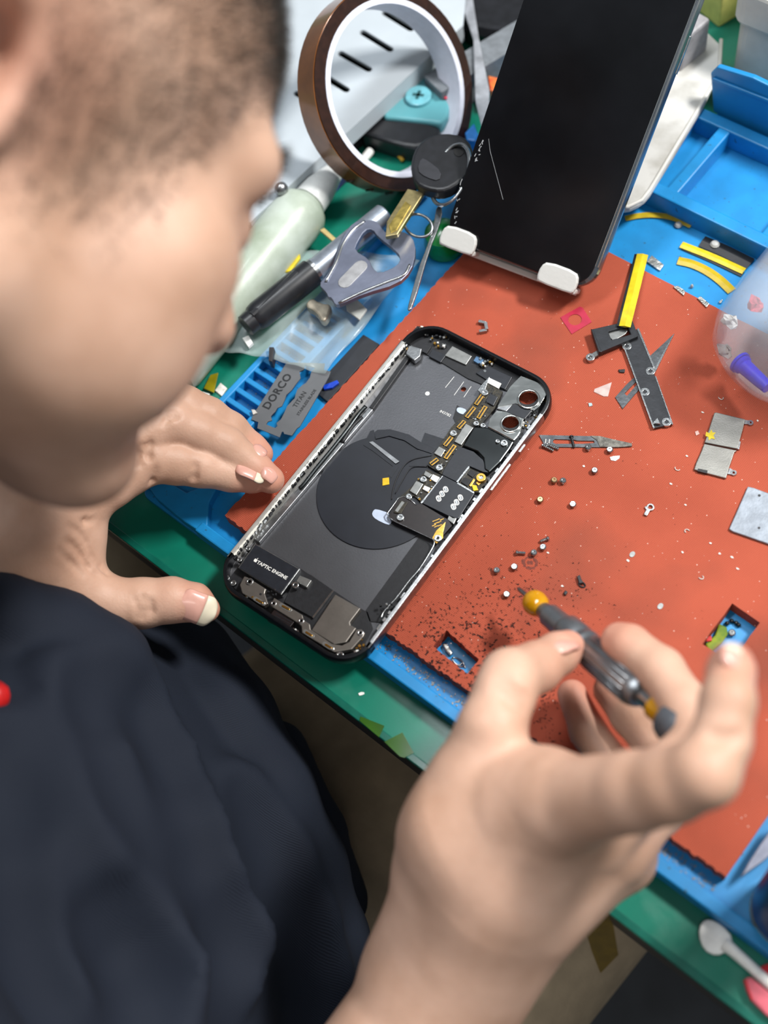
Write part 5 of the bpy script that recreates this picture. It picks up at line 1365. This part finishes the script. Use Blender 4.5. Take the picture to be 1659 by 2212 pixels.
# ---- skin
def mat_skin():
    m = M('skin', '#b8917a', 0.5, hx2='#cfa892', scale=34, bump=0.22, bscale=900, sss=0.12, spec=0.35)
    nt = m.node_tree; b = nt.nodes['Principled BSDF']
    src = b.inputs['Base Color'].links[0].from_socket
    at = nd(nt, 'ShaderNodeVertexColor'); at.layer_name = 'flush'
    mx = nd(nt, 'ShaderNodeMixRGB'); mx.inputs[2].default_value = hexc('#cf8672')
    nt.links.new(at.outputs['Color'], mx.inputs[0]); nt.links.new(src, mx.inputs[1]); nt.links.new(mx.outputs[0], b.inputs['Base Color'])
    return m
m_skin = mat_skin()

# ---- right hand, holding the screwdriver
SD0, SD1 = D(1118, 1270, 486), D(1492, 1590, 396)
def J(x, y, d, r): return (D(x, y, d), r)
wrR = J(958, 2125, 432, 24)
elR = (np.array([150., -372., -45.]), 40)
palmR = [
    [elR, (lerp(elR[0], wrR[0], .5), 31), wrR, J(1075, 1885, 410, 25), J(1200, 1738, 384, 15)],
    [wrR, J(1120, 1870, 408, 22), J(1262, 1790, 396, 14.5)],
    [wrR, J(1150, 1910, 415, 20), J(1315, 1822, 408, 13.5)],
    [J(1020, 2120, 440, 18), J(1185, 1905, 424, 16), J(1338, 1850, 420, 11.5)],
    [J(905, 2090, 434, 16), J(968, 1870, 420, 16), J(1022, 1700, 408, 13)],
    [J(1000, 1800, 405, 20), J(1130, 1730, 396, 15)],
]
fingR = [
    [J(1130, 1745, 392, 16), J(1210, 1735, 380, 14), J(1370, 1710, 354, 11.6), J(1450, 1697, 343, 10.6), J(1520, 1668, 335, 9.8), J(1556, 1600, 337, 8.2), J(1572, 1515, 340, 7.6), J(1579, 1450, 347, 6.6), J(1579, 1432, 350, 6.0)],
    [J(1262, 1790, 396, 13), J(1400, 1705, 392, 10.5), J(1515, 1615, 395, 9.6), J(1478, 1525, 405, 8.4), J(1428, 1448, 416, 7.9), J(1360, 1394, 428, 7.2), J(1338, 1384, 432, 6.6)],
    [J(1315, 1822, 408, 12), J(1420, 1740, 420, 10), J(1462, 1655, 432, 9), J(1365, 1545, 450, 7.8), J(1320, 1490, 460, 6.8)],
    [J(1338, 1850, 420, 11), J(1370, 1760, 440, 9), J(1340, 1680, 449, 8), J(1270, 1580, 461, 6.8), J(1236, 1500, 468, 5.8)],
    [J(968, 1800, 414, 16), J(1018, 1680, 407, 13), J(1062, 1575, 404, 11.4), J(1090, 1498, 408, 10.4), J(1102, 1466, 412, 10.2), J(1158, 1442, 424, 8.9), J(1205, 1412, 436, 7.6), J(1226, 1398, 441, 6.3)],
]
creaseR = [((1100, 1480), 1.2)]
def hand_mesh(lo, hi, h, palm, fingers, web, kp=9, kf=6.5):
    P = Field(lo, hi, h)
    for ch in palm: P.chain(ch, kp)
    for a, b in web: P.cone(a[0], a[1], b[0], b[1], 8)
    out = P.v.copy()
    for ch in fingers:
        Fg = Field(lo, hi, h); Fg.chain(ch, 2.2)
        h_ = np.clip(.5 + .5 * (Fg.v - P.v) / kf, 0, 1)
        q = Fg.v * (1 - h_) + P.v * h_ - kf * h_ * (1 - h_)
        k = 1.2; h_ = np.clip(.5 + .5 * (q - out) / k, 0, 1)
        out = q * (1 - h_) + out * h_ - k * h_ * (1 - h_)
    P.v = out
    return P
def bounds(chs, pad=6):
    L = np.array([p - r for ch in chs for p, r in ch]).min(0) - pad; H = np.array([p + r for ch in chs for p, r in ch]).max(0) + pad
    return L, H
webR = [(J(1060, 1690, 404, 11), J(1180, 1690, 392, 9))]
lo, hi = bounds(palmR + fingR)
lo[1] = max(lo[1], -290)
FR = hand_mesh(lo, hi, 1.25, palmR, fingR, webR)

# ---- left hand, steadying the phone
def JZ(x, y, z, r): return (G(x, y, z), r)
wrL = JZ(-70, 1240, 38, 26)
elL = (np.array([-300., -300., 10.]), 40)
palmL = [
    [elL, (lerp(elL[0], wrL[0], .55), 34), wrL, JZ(60, 1190, 44, 22), JZ(135, 1092, 48, 14.5)],
    [wrL, JZ(70, 1130, 50, 20), JZ(165, 1020, 52, 14)],
    [wrL, JZ(60, 1080, 50, 18), JZ(190, 960, 50, 13)],
    [wrL, JZ(50, 1030, 44, 16), JZ(200, 910, 42, 12)],
    [JZ(-40, 1275, 34, 22), JZ(80, 1265, 30, 19), JZ(176, 1292, 26, 13.5)],
    [JZ(60, 1200, 38, 18), JZ(150, 1170, 38, 11)],
]
fingL = [
    [JZ(135, 1092, 48, 14), JZ(232, 1040, 48, 11.6), JZ(325, 990, 45, 10.6), JZ(380, 998, 40, 9.6), JZ(432, 1008, 35, 8.8), JZ(500, 1024, 28, 7.6), JZ(545, 1037, 23, 5.6), JZ(553, 1039, 22, 4.8)],
    [JZ(165, 1020, 52, 13), JZ(270, 955, 54, 11), JZ(368, 912, 50, 10), JZ(430, 935, 43, 9), JZ(487, 962, 36, 8.3), JZ(550, 1010, 27, 7.0), JZ(584, 1036, 22, 6.2)],
    [JZ(190, 960, 50, 12.5), JZ(300, 895, 52, 10.6), JZ(398, 880, 46, 9.4), JZ(450, 900, 40, 8.4), JZ(498, 928, 32, 7.6), JZ(545, 968, 22, 6.4), JZ(562, 980, 19, 5.8)],
    [JZ(200, 910, 42, 11), JZ(300, 860, 40, 9), JZ(390, 868, 30, 8), JZ(440, 895, 20, 6.5)],
    [JZ(80, 1262, 30, 18), JZ(176, 1290, 26, 13), JZ(250, 1304, 22, 10.8), JZ(308, 1303, 19, 10.6), JZ(372, 1296, 17, 9.6), JZ(420, 1302, 15, 8.2), JZ(447, 1316, 14, 5.6)],
]
webL = [(JZ(130, 1190, 38, 11), JZ(170, 1120, 42, 9)), (JZ(150, 1235, 34, 12), JZ(160, 1170, 38, 10))]
lo, hi = bounds(palmL + fingL); lo[0] = max(lo[0], -235)
FL = hand_mesh(lo, hi, 1.0, palmL, fingL, webL)
def hit(Fd, px, py, d0=300, d1=640):
    for d in np.arange(d0, d1, 1.0):
        p = D(px, py, d)
        if np.all(p > Fd.lo) and np.all(p < Fd.lo + Fd.h * (Fd.n - 1)) and Fd.at(p) < .3:
            return p
    return None
def creases(Fd, lines, r=1.2, k=1.4, lift=.85):
    ps = [[hit(Fd, x, y) for x, y in spline([(a, b) for a, b in ln], 3)] for ln in lines]
    for ln in ps:
        for a, b in zip(ln[:-1], ln[1:]):
            if a is None or b is None or np.linalg.norm(a - b) > 14: continue
            Fd.cone(a + RC[:, 2] * lift, r, b + RC[:, 2] * lift, r, k, neg=True)
def Lp(*q): return [(u * .38577, 820 + v * .38577) for u, v in q]
creases(FL, [Lp((760, 400), (740, 440), (760, 480)), Lp((800, 370), (775, 420), (790, 480)), Lp((850, 350), (830, 400), (840, 450)),
             Lp((920, 250), (950, 215), (1000, 210)), Lp((930, 190), (960, 175), (1010, 180)),
             Lp((1085, 560), (1100, 520), (1095, 480)), Lp((850, 580), (870, 545), (880, 500)),
             Lp((760, 1225), (775, 1280), (770, 1330)), Lp((800, 1215), (815, 1275), (805, 1340)), Lp((840, 1230), (850, 1280), (840, 1330)),
             Lp((470, 790), (500, 800), (535, 790)), Lp((400, 820), (470, 880), (520, 990), (600, 1080)), Lp((380, 900), (440, 960), (500, 1050), (570, 1100)), Lp((340, 960), (400, 1020), (470, 1090))])
VL, QL = FL.mesh()

creases(FR, [[(1085, 1452), (1110, 1490), (1150, 1508)], [(1068, 1470), (1095, 1505), (1135, 1528)], [(1535, 1585), (1565, 1592), (1600, 1585)]], r=1.6, k=2.5, lift=1.5)
VR, QR = FR.mesh()
# ---- head, neck, trunk, upper arms
HM = RC @ np.array([[.722, .618, .276], [-.25, -.134, .960], [-.645, .774, -.054]])
hf, hr, hu = HM[:, 0] / np.linalg.norm(HM[:, 0]), None, None
hu = HM[:, 2] - hf * (HM[:, 2] @ hf); hu /= np.linalg.norm(hu); hr = np.cross(hf, hu)
HO = TC + RC @ np.array([-123.0, 100.0, -330.0])
ZS = 0.87
def HP(x, y, z): return HO + hf * x + hr * y + hu * (z * ZS if z > 0 else z * .76)
AX = (hf, hr, hu)
neckb = HP(-70, 0, -140)
shR, shL = np.array([75., -300., 130.]), np.array([-255., -270., 130.])
lo = np.array([-330., -430., -160.]); hi = np.array([235., 210., 440.])
B = Field(lo, hi, 2.6)
B.ell(HP(-8, 0, 45), AX, (97, 77, 78), 10)
B.ell(HP(32, 0, -18), AX, (54, 57, 62), 14)
for s in (-1, 1):
    B.cone(HP(2, s * 52, -48), 17, HP(60, s * 14, -90), 15, 14)
    B.ell(HP(54, s * 46, -14), AX, (20, 18, 18), 14)
    B.ell(HP(45, s * 41, -46), AX, (28, 22, 28), 16)
    B.cone(HP(84, s * 8, 27), 11, HP(70, s * 44, 25), 10, 12)
    B.ell(HP(90, s * 33, 6), AX, (13, 15, 12), 12, neg=True)
    B.ell(HP(70, s * 32, 6), AX, (13, 14, 12), 3)
B.cone(HP(86, 0, 14), 7, HP(98, 0, -22), 9.5, 7)
for s in (-1, 1): B.cone(HP(92, s * 9, -26), 7, HP(88, s * 12, -26), 7, 5)
B.ell(HP(79, 0, -52), AX, (12, 22, 6), 6); B.ell(HP(77, 0, -63), AX, (12, 19, 6), 6)
B.ell(HP(66, 0, -90), AX, (18, 22, 15), 12)
B.cone(HP(-28, 0, -30), 60, neckb, 62, 24)
chest = np.array([-88., -300., 60.])
B.cone(neckb, 62, chest, 95, 30)
B.cone(chest + [-70, 0, 0], 90, chest + [70, 0, 0], 90, 30)
B.cone(chest + [0, 10, -40], 110, np.array([-88., -300., -150.]), 120, 30)
for sh, el, wr in ((shR, elR, wrR), (shL, elL, wrL)):
    B.cone(chest + [0, 0, 50], 60, sh, 52, 25)
    B.cone(sh, 50, el[0], 38, 15)
    B.cone(el[0], 38, lerp(el[0], wr[0], .45), 30.0, 10)
# ears
for s in (-1, 1):
    yy = 74
    B.ell(HP(-29, s * (yy - 1), -4), AX, (17, 6, 27), 6)
    hel = [(10, 76, 6), (14, 79, 20), (7, 84, 33), (-8, 88, 37), (-22, 90, 30), (-29, 90, 14), (-27, 88, -4), (-19, 84, -18), (-9, 80, -28), (-3, 78, -32)]
    pts = [(HP(x - 21, s * y_, z * 1.1 - 14), 4.6) for x, y_, z in hel[:-2]] + [(HP(x - 21, s * y_, z * 1.1 - 14), 7.5) for x, y_, z in hel[-2:]]
    B.chain(pts, 3)
    B.chain([(HP(-25, s * 82, 18), 3.6), (HP(-36, s * 84, 10), 4), (HP(-39, s * 84, -6), 4), (HP(-31, s * 80, -20), 4)], 3)
    B.ell(HP(-21, s * 80, -6), AX, (9, 11, 12), 4, neg=True)
    B.cone(HP(-10, s * 76, -6), 5, HP(-12, s * 77, -16), 4.5, 4)
VB, QB = B.mesh()
VB = smooth_verts(VB, QB, 2); VR = smooth_verts(VR, QR, 1, .4); VL = smooth_verts(VL, QL, 1, .4)
VS = np.concatenate([VB, VR, VL]); QS = np.concatenate([QB, QR + len(VB), QL + len(VB) + len(VR)])
pbase = (-88, -300, -750)
person = np_obj('person', VS, QS, [m_skin], base=pbase)
tag(person, 'person in dark navy shirt and khaki trousers bending over the bench with a screwdriver', 'person')
# flushed fingertips and knuckles
fl_ = np.zeros(len(VS))
tips = [(ch[-1][0], 15, .75) for ch in fingR + fingL] + [(fingR[4][-3][0], 14, .35), (fingL[4][-2][0], 13, .7), (fingL[4][-3][0], 12, .4), (webR[0][0][0], 16, .3), (webL[0][0][0], 18, .45), (HP(-8, 84, 4), 34, .35)]
for c, r, w in tips:
    d = np.linalg.norm(VS - c, axis=1); fl_ = np.maximum(fl_, w * np.clip(1 - d / r, 0, 1) ** .7)
ca = person.data.color_attributes.new('flush', 'FLOAT_COLOR', 'POINT')
ca.data.foreach_set('color', np.repeat(fl_[:, None], 4, 1).astype(np.float32).ravel())

# ---- fingernails
m_nail = M('fingernail', '#d9a596', .25, var=.05, scale=200, coat=.3)
m_nailtip = M('nail_free_edge', '#e6dcc4', .3, var=.04, scale=200)
def nail(p, axis, normal, ln, wd, name='fingernail', mat=None, th=.7, curve=.35, t0=-1.0, t1=1.0):
    ax = np.array(axis, float); ax /= np.linalg.norm(ax)
    n = np.array(normal, float); n -= ax * (n @ ax); n /= np.linalg.norm(n); s = np.cross(n, ax)
    v, f = [], []; m, k = 9, 9
    for lay in (0, 1):
        for i in range(m):
            t = lerp(t0, t1, i / (m - 1))
            hw = wd / 2 * (1 - max(0, abs(t) - .55) ** 2 * 2.6)
            for j in range(k):
                q = -1 + 2 * j / (k - 1)
                v.append(p + ax * t * ln / 2 + s * q * hw - n * (curve * wd * q * q * .5 + .06 * ln * t * t) - n * th * lay)
    for i in range(m - 1):
        for j in range(k - 1):
            a = i * k + j; f.append([a, a + 1, a + k + 1, a + k]); b = a + m * k; f.append([b, b + k, b + k + 1, b + 1])
    for i in range(m - 1):
        for j in (0, k - 1):
            a = i * k + j; f.append([a, a + k, a + k + m * k, a + m * k])
    for j in range(k - 1):
        for i in (0, m - 1):
            a = i * k + j; f.append([a, a + 1, a + 1 + m * k, a + m * k])
    return obj(name, v, f, mat or m_nail, person, smooth=True)
def camv(x, y, z): return RC @ np.array([x, y, z], float)
def surf(Fd, px, py, d0=300, d1=640):
    """first hit of a view ray with an implicit body, for seating details on the skin"""
    prev = None
    for d in np.arange(d0, d1, 1.0):
        p = D(px, py, d)
        if np.all(p > Fd.lo) and np.all(p < Fd.lo + Fd.h * (Fd.n - 1)) and Fd.at(p) < .3:
            return p, d
    return None, None
def nail_px(Fd, x0, y0, x1, y1, wd, nrm, split=None):
    """nail from root pixel to free edge pixel"""
    a, da = surf(Fd, x0, y0); b, db = surf(Fd, x1, y1)
    if a is None: return
    if b is None: b = D(x1, y1, da + 1.5)
    n = camv(*nrm); ax = b - a; ln = np.linalg.norm(ax); c = (a + b) / 2
    m_, _ = surf(Fd, (x0 + x1) / 2, (y0 + y1) / 2)
    if m_ is not None: c = c + n * max(0, (m_ - c) @ n) + n * .15
    if split is None:
        nail(c + n * .25, ax, n, ln, wd)
    else:
        nail(c + n * .25, ax, n, ln, wd, t1=split)
        nail(c + n * .25, ax, n, ln, wd, name='nail_edge', mat=m_nailtip, t0=split)
nail_px(FL, 386, 1300, 466, 1330, 13.5, (.05, -.15, .98), .3)
nail_px(FL, 514, 1005, 574, 1032, 9, (.25, .75, .6), .35)
nail_px(FL, 570, 1010, 600, 1032, 8.5, (.5, .5, .7))
nail_px(FL, 548, 962, 574, 984, 8, (.5, .6, .6))
nail_px(FR, 1586, 1445, 1592, 1398, 9, (.55, .35, .75), .4)
nail_px(FR, 1195, 1392, 1240, 1378, 9, (-.2, .8, .6))

# ---- short hair
m_hair = M('short_dark_hair', '#29241f', .6, var=.4, scale=300)
rs = np.random.default_rng(12)
d_ = rs.normal(size=(230000, 3)); d_ /= np.linalg.norm(d_, axis=1)[:, None]
P3 = d_ * np.array([99, 79, 90]) + np.array([-8, 0, 30])
N3 = d_ / np.array([97, 77, 88]); N3 /= np.linalg.norm(N3, axis=1)[:, None]
def hw(p): return HO + p[:, :1] * hf + p[:, 1:2] * hr + p[:, 2:] * hu * np.where(p[:, 2:] > 0, ZS, .76)
for _ in range(6):
    q = hw(P3); ii = np.clip(((q - B.lo) / B.h).round().astype(int), 0, B.n - 1)
    P3 = P3 - N3 * np.clip(B.v[ii[:, 0], ii[:, 1], ii[:, 2]], -12, 12)[:, None] * .9
x, y, z = P3.T
xs = np.array([-200, -48, -42, -14, -9, 12, 34, 46, 60, 78, 90, 130]); ls = np.array([-55, -55, -5, -5, -40, -40, -30, 6, 34, 50, 60, 62])
line = np.interp(x, xs, ls)
den = np.clip((z - line + 7) / 24, 0, 1)
side = np.clip((30 - z) / 60, 0, 1) * .6
keep = rs.random(len(x)) < den * (1 - side)
keep &= ~((np.abs(y) > 58) & (x > -54) & (x < -9) & (z < 30))
P3, N3 = P3[keep], N3[keep]
k = len(P3)
Wp = hw(P3)
Wn = N3[:, :1] * hf + N3[:, 1:2] * hr + N3[:, 2:] * hu
lean = rs.normal(size=(k, 3)) * .45 + hf * .3
tip = Wn + lean; tip /= np.linalg.norm(tip, axis=1)[:, None]
ln = np.clip((P3[:, 2] - 40) / 50, 0, 1) * 4 + 1.8
sdv = np.cross(Wn, rs.normal(size=(k, 3))); sdv /= np.linalg.norm(sdv, axis=1)[:, None]
V3 = np.stack([Wp - sdv * .15 - Wn * 1.2, Wp + sdv * .15 - Wn * 1.2, Wp + tip * ln[:, None]], 1).reshape(-1, 3)
hair = np_obj('hair', V3, np.arange(3 * k).reshape(-1, 3), [m_hair], person, base=tuple(HP(-8, 0, 45)))
ebx = rs.uniform(0, 1, 900); 
eb = [HP(lerp(88, 68, t) + 8 + rs.normal() * .8, s * lerp(10, 50, t), lerp(30, 31, t) + rs.normal() * 2.4) for t in ebx[:450] for s in (-1, 1)]
eb = np.array(eb); k = len(eb)
Ve = np.stack([eb + rs.normal(size=(k, 3)) * .3, eb + hr * .4 + rs.normal(size=(k, 3)) * .3, eb + hf * 3 + hu * 2 + rs.normal(size=(k, 3))], 1).reshape(-1, 3)
np_obj('eyebrows', Ve, np.arange(3 * k).reshape(-1, 3), [m_hair], person, base=tuple(HP(80, 0, 30)))

# ---- shirt
def mat_shirt():
    m = bpy.data.materials.new('navy_twill'); m.use_nodes = True
    nt = m.node_tree; b = nt.nodes['Principled BSDF']; L = nt.links.new
    tc = nd(nt, 'ShaderNodeTexCoord'); mp = nd(nt, 'ShaderNodeMapping'); mp.inputs['Rotation'].default_value = (.5, .3, .9)
    L(tc.outputs['Object'], mp.inputs['Vector'])
    w = nd(nt, 'ShaderNodeTexWave', Scale=480.0, Distortion=1.2); w.inputs['Detail'].default_value = 1.0; L(mp.outputs[0], w.inputs['Vector'])
    r = nd(nt, 'ShaderNodeValToRGB'); r.color_ramp.elements[0].color = hexc('#131824'); r.color_ramp.elements[1].color = hexc('#222936'); L(w.outputs['Fac'], r.inputs['Fac'])
    L(r.outputs['Color'], b.inputs['Base Color']); b.inputs['Roughness'].default_value = .8; b.inputs['Specular IOR Level'].default_value = .25
    b.inputs['Sheen Weight'].default_value = 0.0
    bp = nd(nt, 'ShaderNodeBump'); bp.inputs['Strength'].default_value = .25; bp.inputs['Distance'].default_value = .0005; L(w.outputs['Fac'], bp.inputs['Height']); L(bp.outputs['Normal'], b.inputs['Normal'])
    return m
m_shirt = mat_shirt()
lo = np.array([-370., -460., -190.]); hi = np.array([240., -20., 460.])
S = Field(lo, hi, 3.0)
EY = np.eye(3)
S.cone(neckb + (chest - neckb) * .02, 73, chest, 114, 20)
S.cone(chest + [-75, 0, 10], 100, chest + [75, 0, 0], 98, 25)
S.ell((-74, -262, -40), EY, (186, 148, 150), 30)
S.cone((-80, -290, -150), 140, (-44, -240, -110), 146, 25)
for sh, el in ((shR, elR), (shL, elL)):
    S.cone(chest + [0, 0, 50], 86, sh, 66, 26); S.cone(sh, 64, lerp(sh, el[0], .75), 56, 15)
S0 = S.v.copy()
def fold(pts, r, lift, k=9):
    ch = []
    for (x, y) in pts:
        p, d = surf(S, x, y, 330, 700)
        if p is None: continue
        ch.append((D(x, y, d + r - lift), r))
    return ch
folds = [fold([(0, 1345), (120, 1385), (215, 1440), (222, 1520), (250, 1640), (330, 1760), (370, 1830)], 20, 15),
         fold([(130, 1500), (180, 1640), (270, 1800), (340, 1920), (345, 2100), (330, 2230)], 20, 13),
         fold([(300, 1500), (360, 1620), (400, 1720), (420, 1800), (390, 1900), (360, 2000), (350, 2120)], 12, 11),
         fold([(420, 1790), (460, 1900), (520, 2030), (500, 2130), (470, 2240)], 13, 11),
         fold([(480, 1760), (560, 1880), (610, 2000), (640, 2120), (660, 2240)], 24, 6),
         fold([(400, 1430), (480, 1560), (560, 1720), (630, 1880), (680, 2040), (700, 2220)], 24, 5),
         fold([(30, 1700), (60, 1850), (150, 2000), (250, 2200)], 30, 9),
         fold([(500, 1440), (600, 1620), (680, 1800), (740, 1960), (780, 2060)], 14, 3)]
for ch in folds:
    if len(ch) > 1: S.chain(ch, 6)
for pts in ([(228, 1440), (262, 1560), (330, 1690), (400, 1790), (440, 1860)], [(300, 1450), (380, 1560), (430, 1680), (470, 1800)], [(470, 1870), (525, 1990), (550, 2100), (560, 2230)], [(355, 1960), (345, 2080), (330, 2230)], [(560, 1700), (640, 1860), (690, 2020), (730, 2200)], [(90, 1560), (140, 1720), (200, 1860), (280, 2060)], [(0, 1620), (40, 1780), (60, 1950), (110, 2150)]):
    ch = []
    for x, y in spline(pts, 3):
        p, d = surf(S, x, y, 330, 700)
        if p is not None: ch.append((D(x, y, d - 5.0), 12))
    for (a, ra), (b_, rb) in zip(ch[:-1], ch[1:]):
        if np.linalg.norm(a - b_) < 60: S.cone(a, ra, b_, rb, 12, neg=True)
# open the shirt over the neck and cuffs so that skin shows only outside it
VT, QT = S.mesh()
VT = smooth_verts(VT, QT, 1, .4)
shirt = np_obj('shirt', VT, QT, [m_shirt], person, base=(-88, -300, -180))

# ---- trousers and shoes
m_khaki = M('khaki_cotton', '#a8957a', .8, var=.08, scale=60, bump=.5, bscale=300)
lo = np.array([-330., -480., -760.]); hi = np.array([240., 300., -85.])
K = Field(lo, hi, 6.0)
for s, x0, x1 in ((1, 72, 124), (-1, -225, -270)):
    hip, knee, ank = np.array([x0, -330., -215.]), np.array([x1, 150., -205.]), np.array([x1, 120., -690.])
    K.cone(hip, 98, knee, 74, 20); K.cone(knee, 72, ank, 52, 10)
K.cone((-200, -340, -220), 110, (25, -340, -220), 110, 20)
K.cone((-60, -300, -215), 90, (-20, -60, -235), 80, 30); K.cone((20, -280, -200), 85, (60, 60, -215), 76, 20)
K.cone((20, -200, -150), 24, (80, 40, -150), 26, 25); K.cone((110, -190, -136), 14, (160, 20, -140), 16, 20)
VK, QK = K.mesh()
np_obj('trousers', VK, QK, [m_khaki], person, base=(-88, -150, -740))
for x1 in (124, -270):
    v, f = lathe_data([(8, 0), (38, 1), (44, 8), (46, 22), (42, 40), (30, 52), (10, 58)], (x1, 160, -749.5), (0, 0, 1), 24)
    obj('shoe', [(a[0], 160 + (a[1] - 160) * 2.6, a[2]) for a in v], f, m_keyblk, person, smooth=True)
p, d = surf(S, 2, 1505, 330, 700)
if p is not None:
    c = D(-12, 1505, d - 5)
    o = lathe('red_clip', [(.2, -5.5), (3, -5), (5, -3), (5.6, 0), (5, 3), (3, 5), (.2, 5.5)], c, camv(0, 1, .2), M('red_plastic', '#c81e1e', .35), n=20)
    tag(o, 'small red bead clipped to the shirt at the left edge', 'bead')

# ---- screwdriver
ax = SD1 - SD0; LSD = np.linalg.norm(ax); ax /= LSD
sdv = thing('screwdriver', 'small precision screwdriver with amber collar and grey handle held in the right hand', 'screwdriver', tuple(SD0))
m_gun = M('gunmetal', '#8b8e92', .36, metal=.85, var=.08, scale=150)
m_ambr = M('amber_plastic', '#d89a05', .12, var=.15, scale=120, coat=.6, trans=.25)
def sd(name, prof, mat, par=None, n=28): return lathe(name, prof, SD0, ax, mat, par or sdv, n=n)
sd('bit', [(.35, 0), (.8, 1.0), (.95, 2.5), (1.1, 8), (1.2, 9)], m_steelg, n=12)
sd('collar_bead', [(.9, 8.5), (3.2, 9.2), (4.7, 11), (5.2, 13.5), (4.6, 16.5), (3.0, 18.6), (1.5, 19)], m_ambr, n=14)
sd('chuck', [(2.6, 18.6), (3.2, 19.4), (3.6, 23), (4.6, 24), (4.8, 34), (5.6, 35)], m_gun)
hb = sd('handle', [(5.6, 35), (6.2, 36), (6.2, 44), (5.5, 45), (5.5, 46.5), (6.2, 47.5), (6.2, 49), (5.5, 50), (5.5, 51.5), (6.2, 52.5), (6.4, 80), (5.6, 82), (5.0, 83)], m_gun)
u_, w_, _ = frame_axes(ax)
kme = None
for i in range(18):
    a = 2 * math.pi * i / 18; o1 = SD0 + ax * 54 + 6.25 * (u_ * math.cos(a) + w_ * math.sin(a)); o2 = o1 + ax * 25
    tube('grip_rib', [o1, o2], .42, m_gun, hb, n=5)
sd('neck', [(3.4, 82.5), (3.6, 83), (3.6, 91)], m_steel)
sd('amber_neck', [(4.3, 90.5), (4.8, 91), (4.8, 98.5), (4.3, 99)], m_ambr)
sd('spin_cap', [(4.5, 98), (7.0, 98.8), (7.5, 100.5), (7.5, 105), (6.2, 107.5), (2, 108.5)], M('grey_spin_cap', '#4b4f55', .45, var=.08))
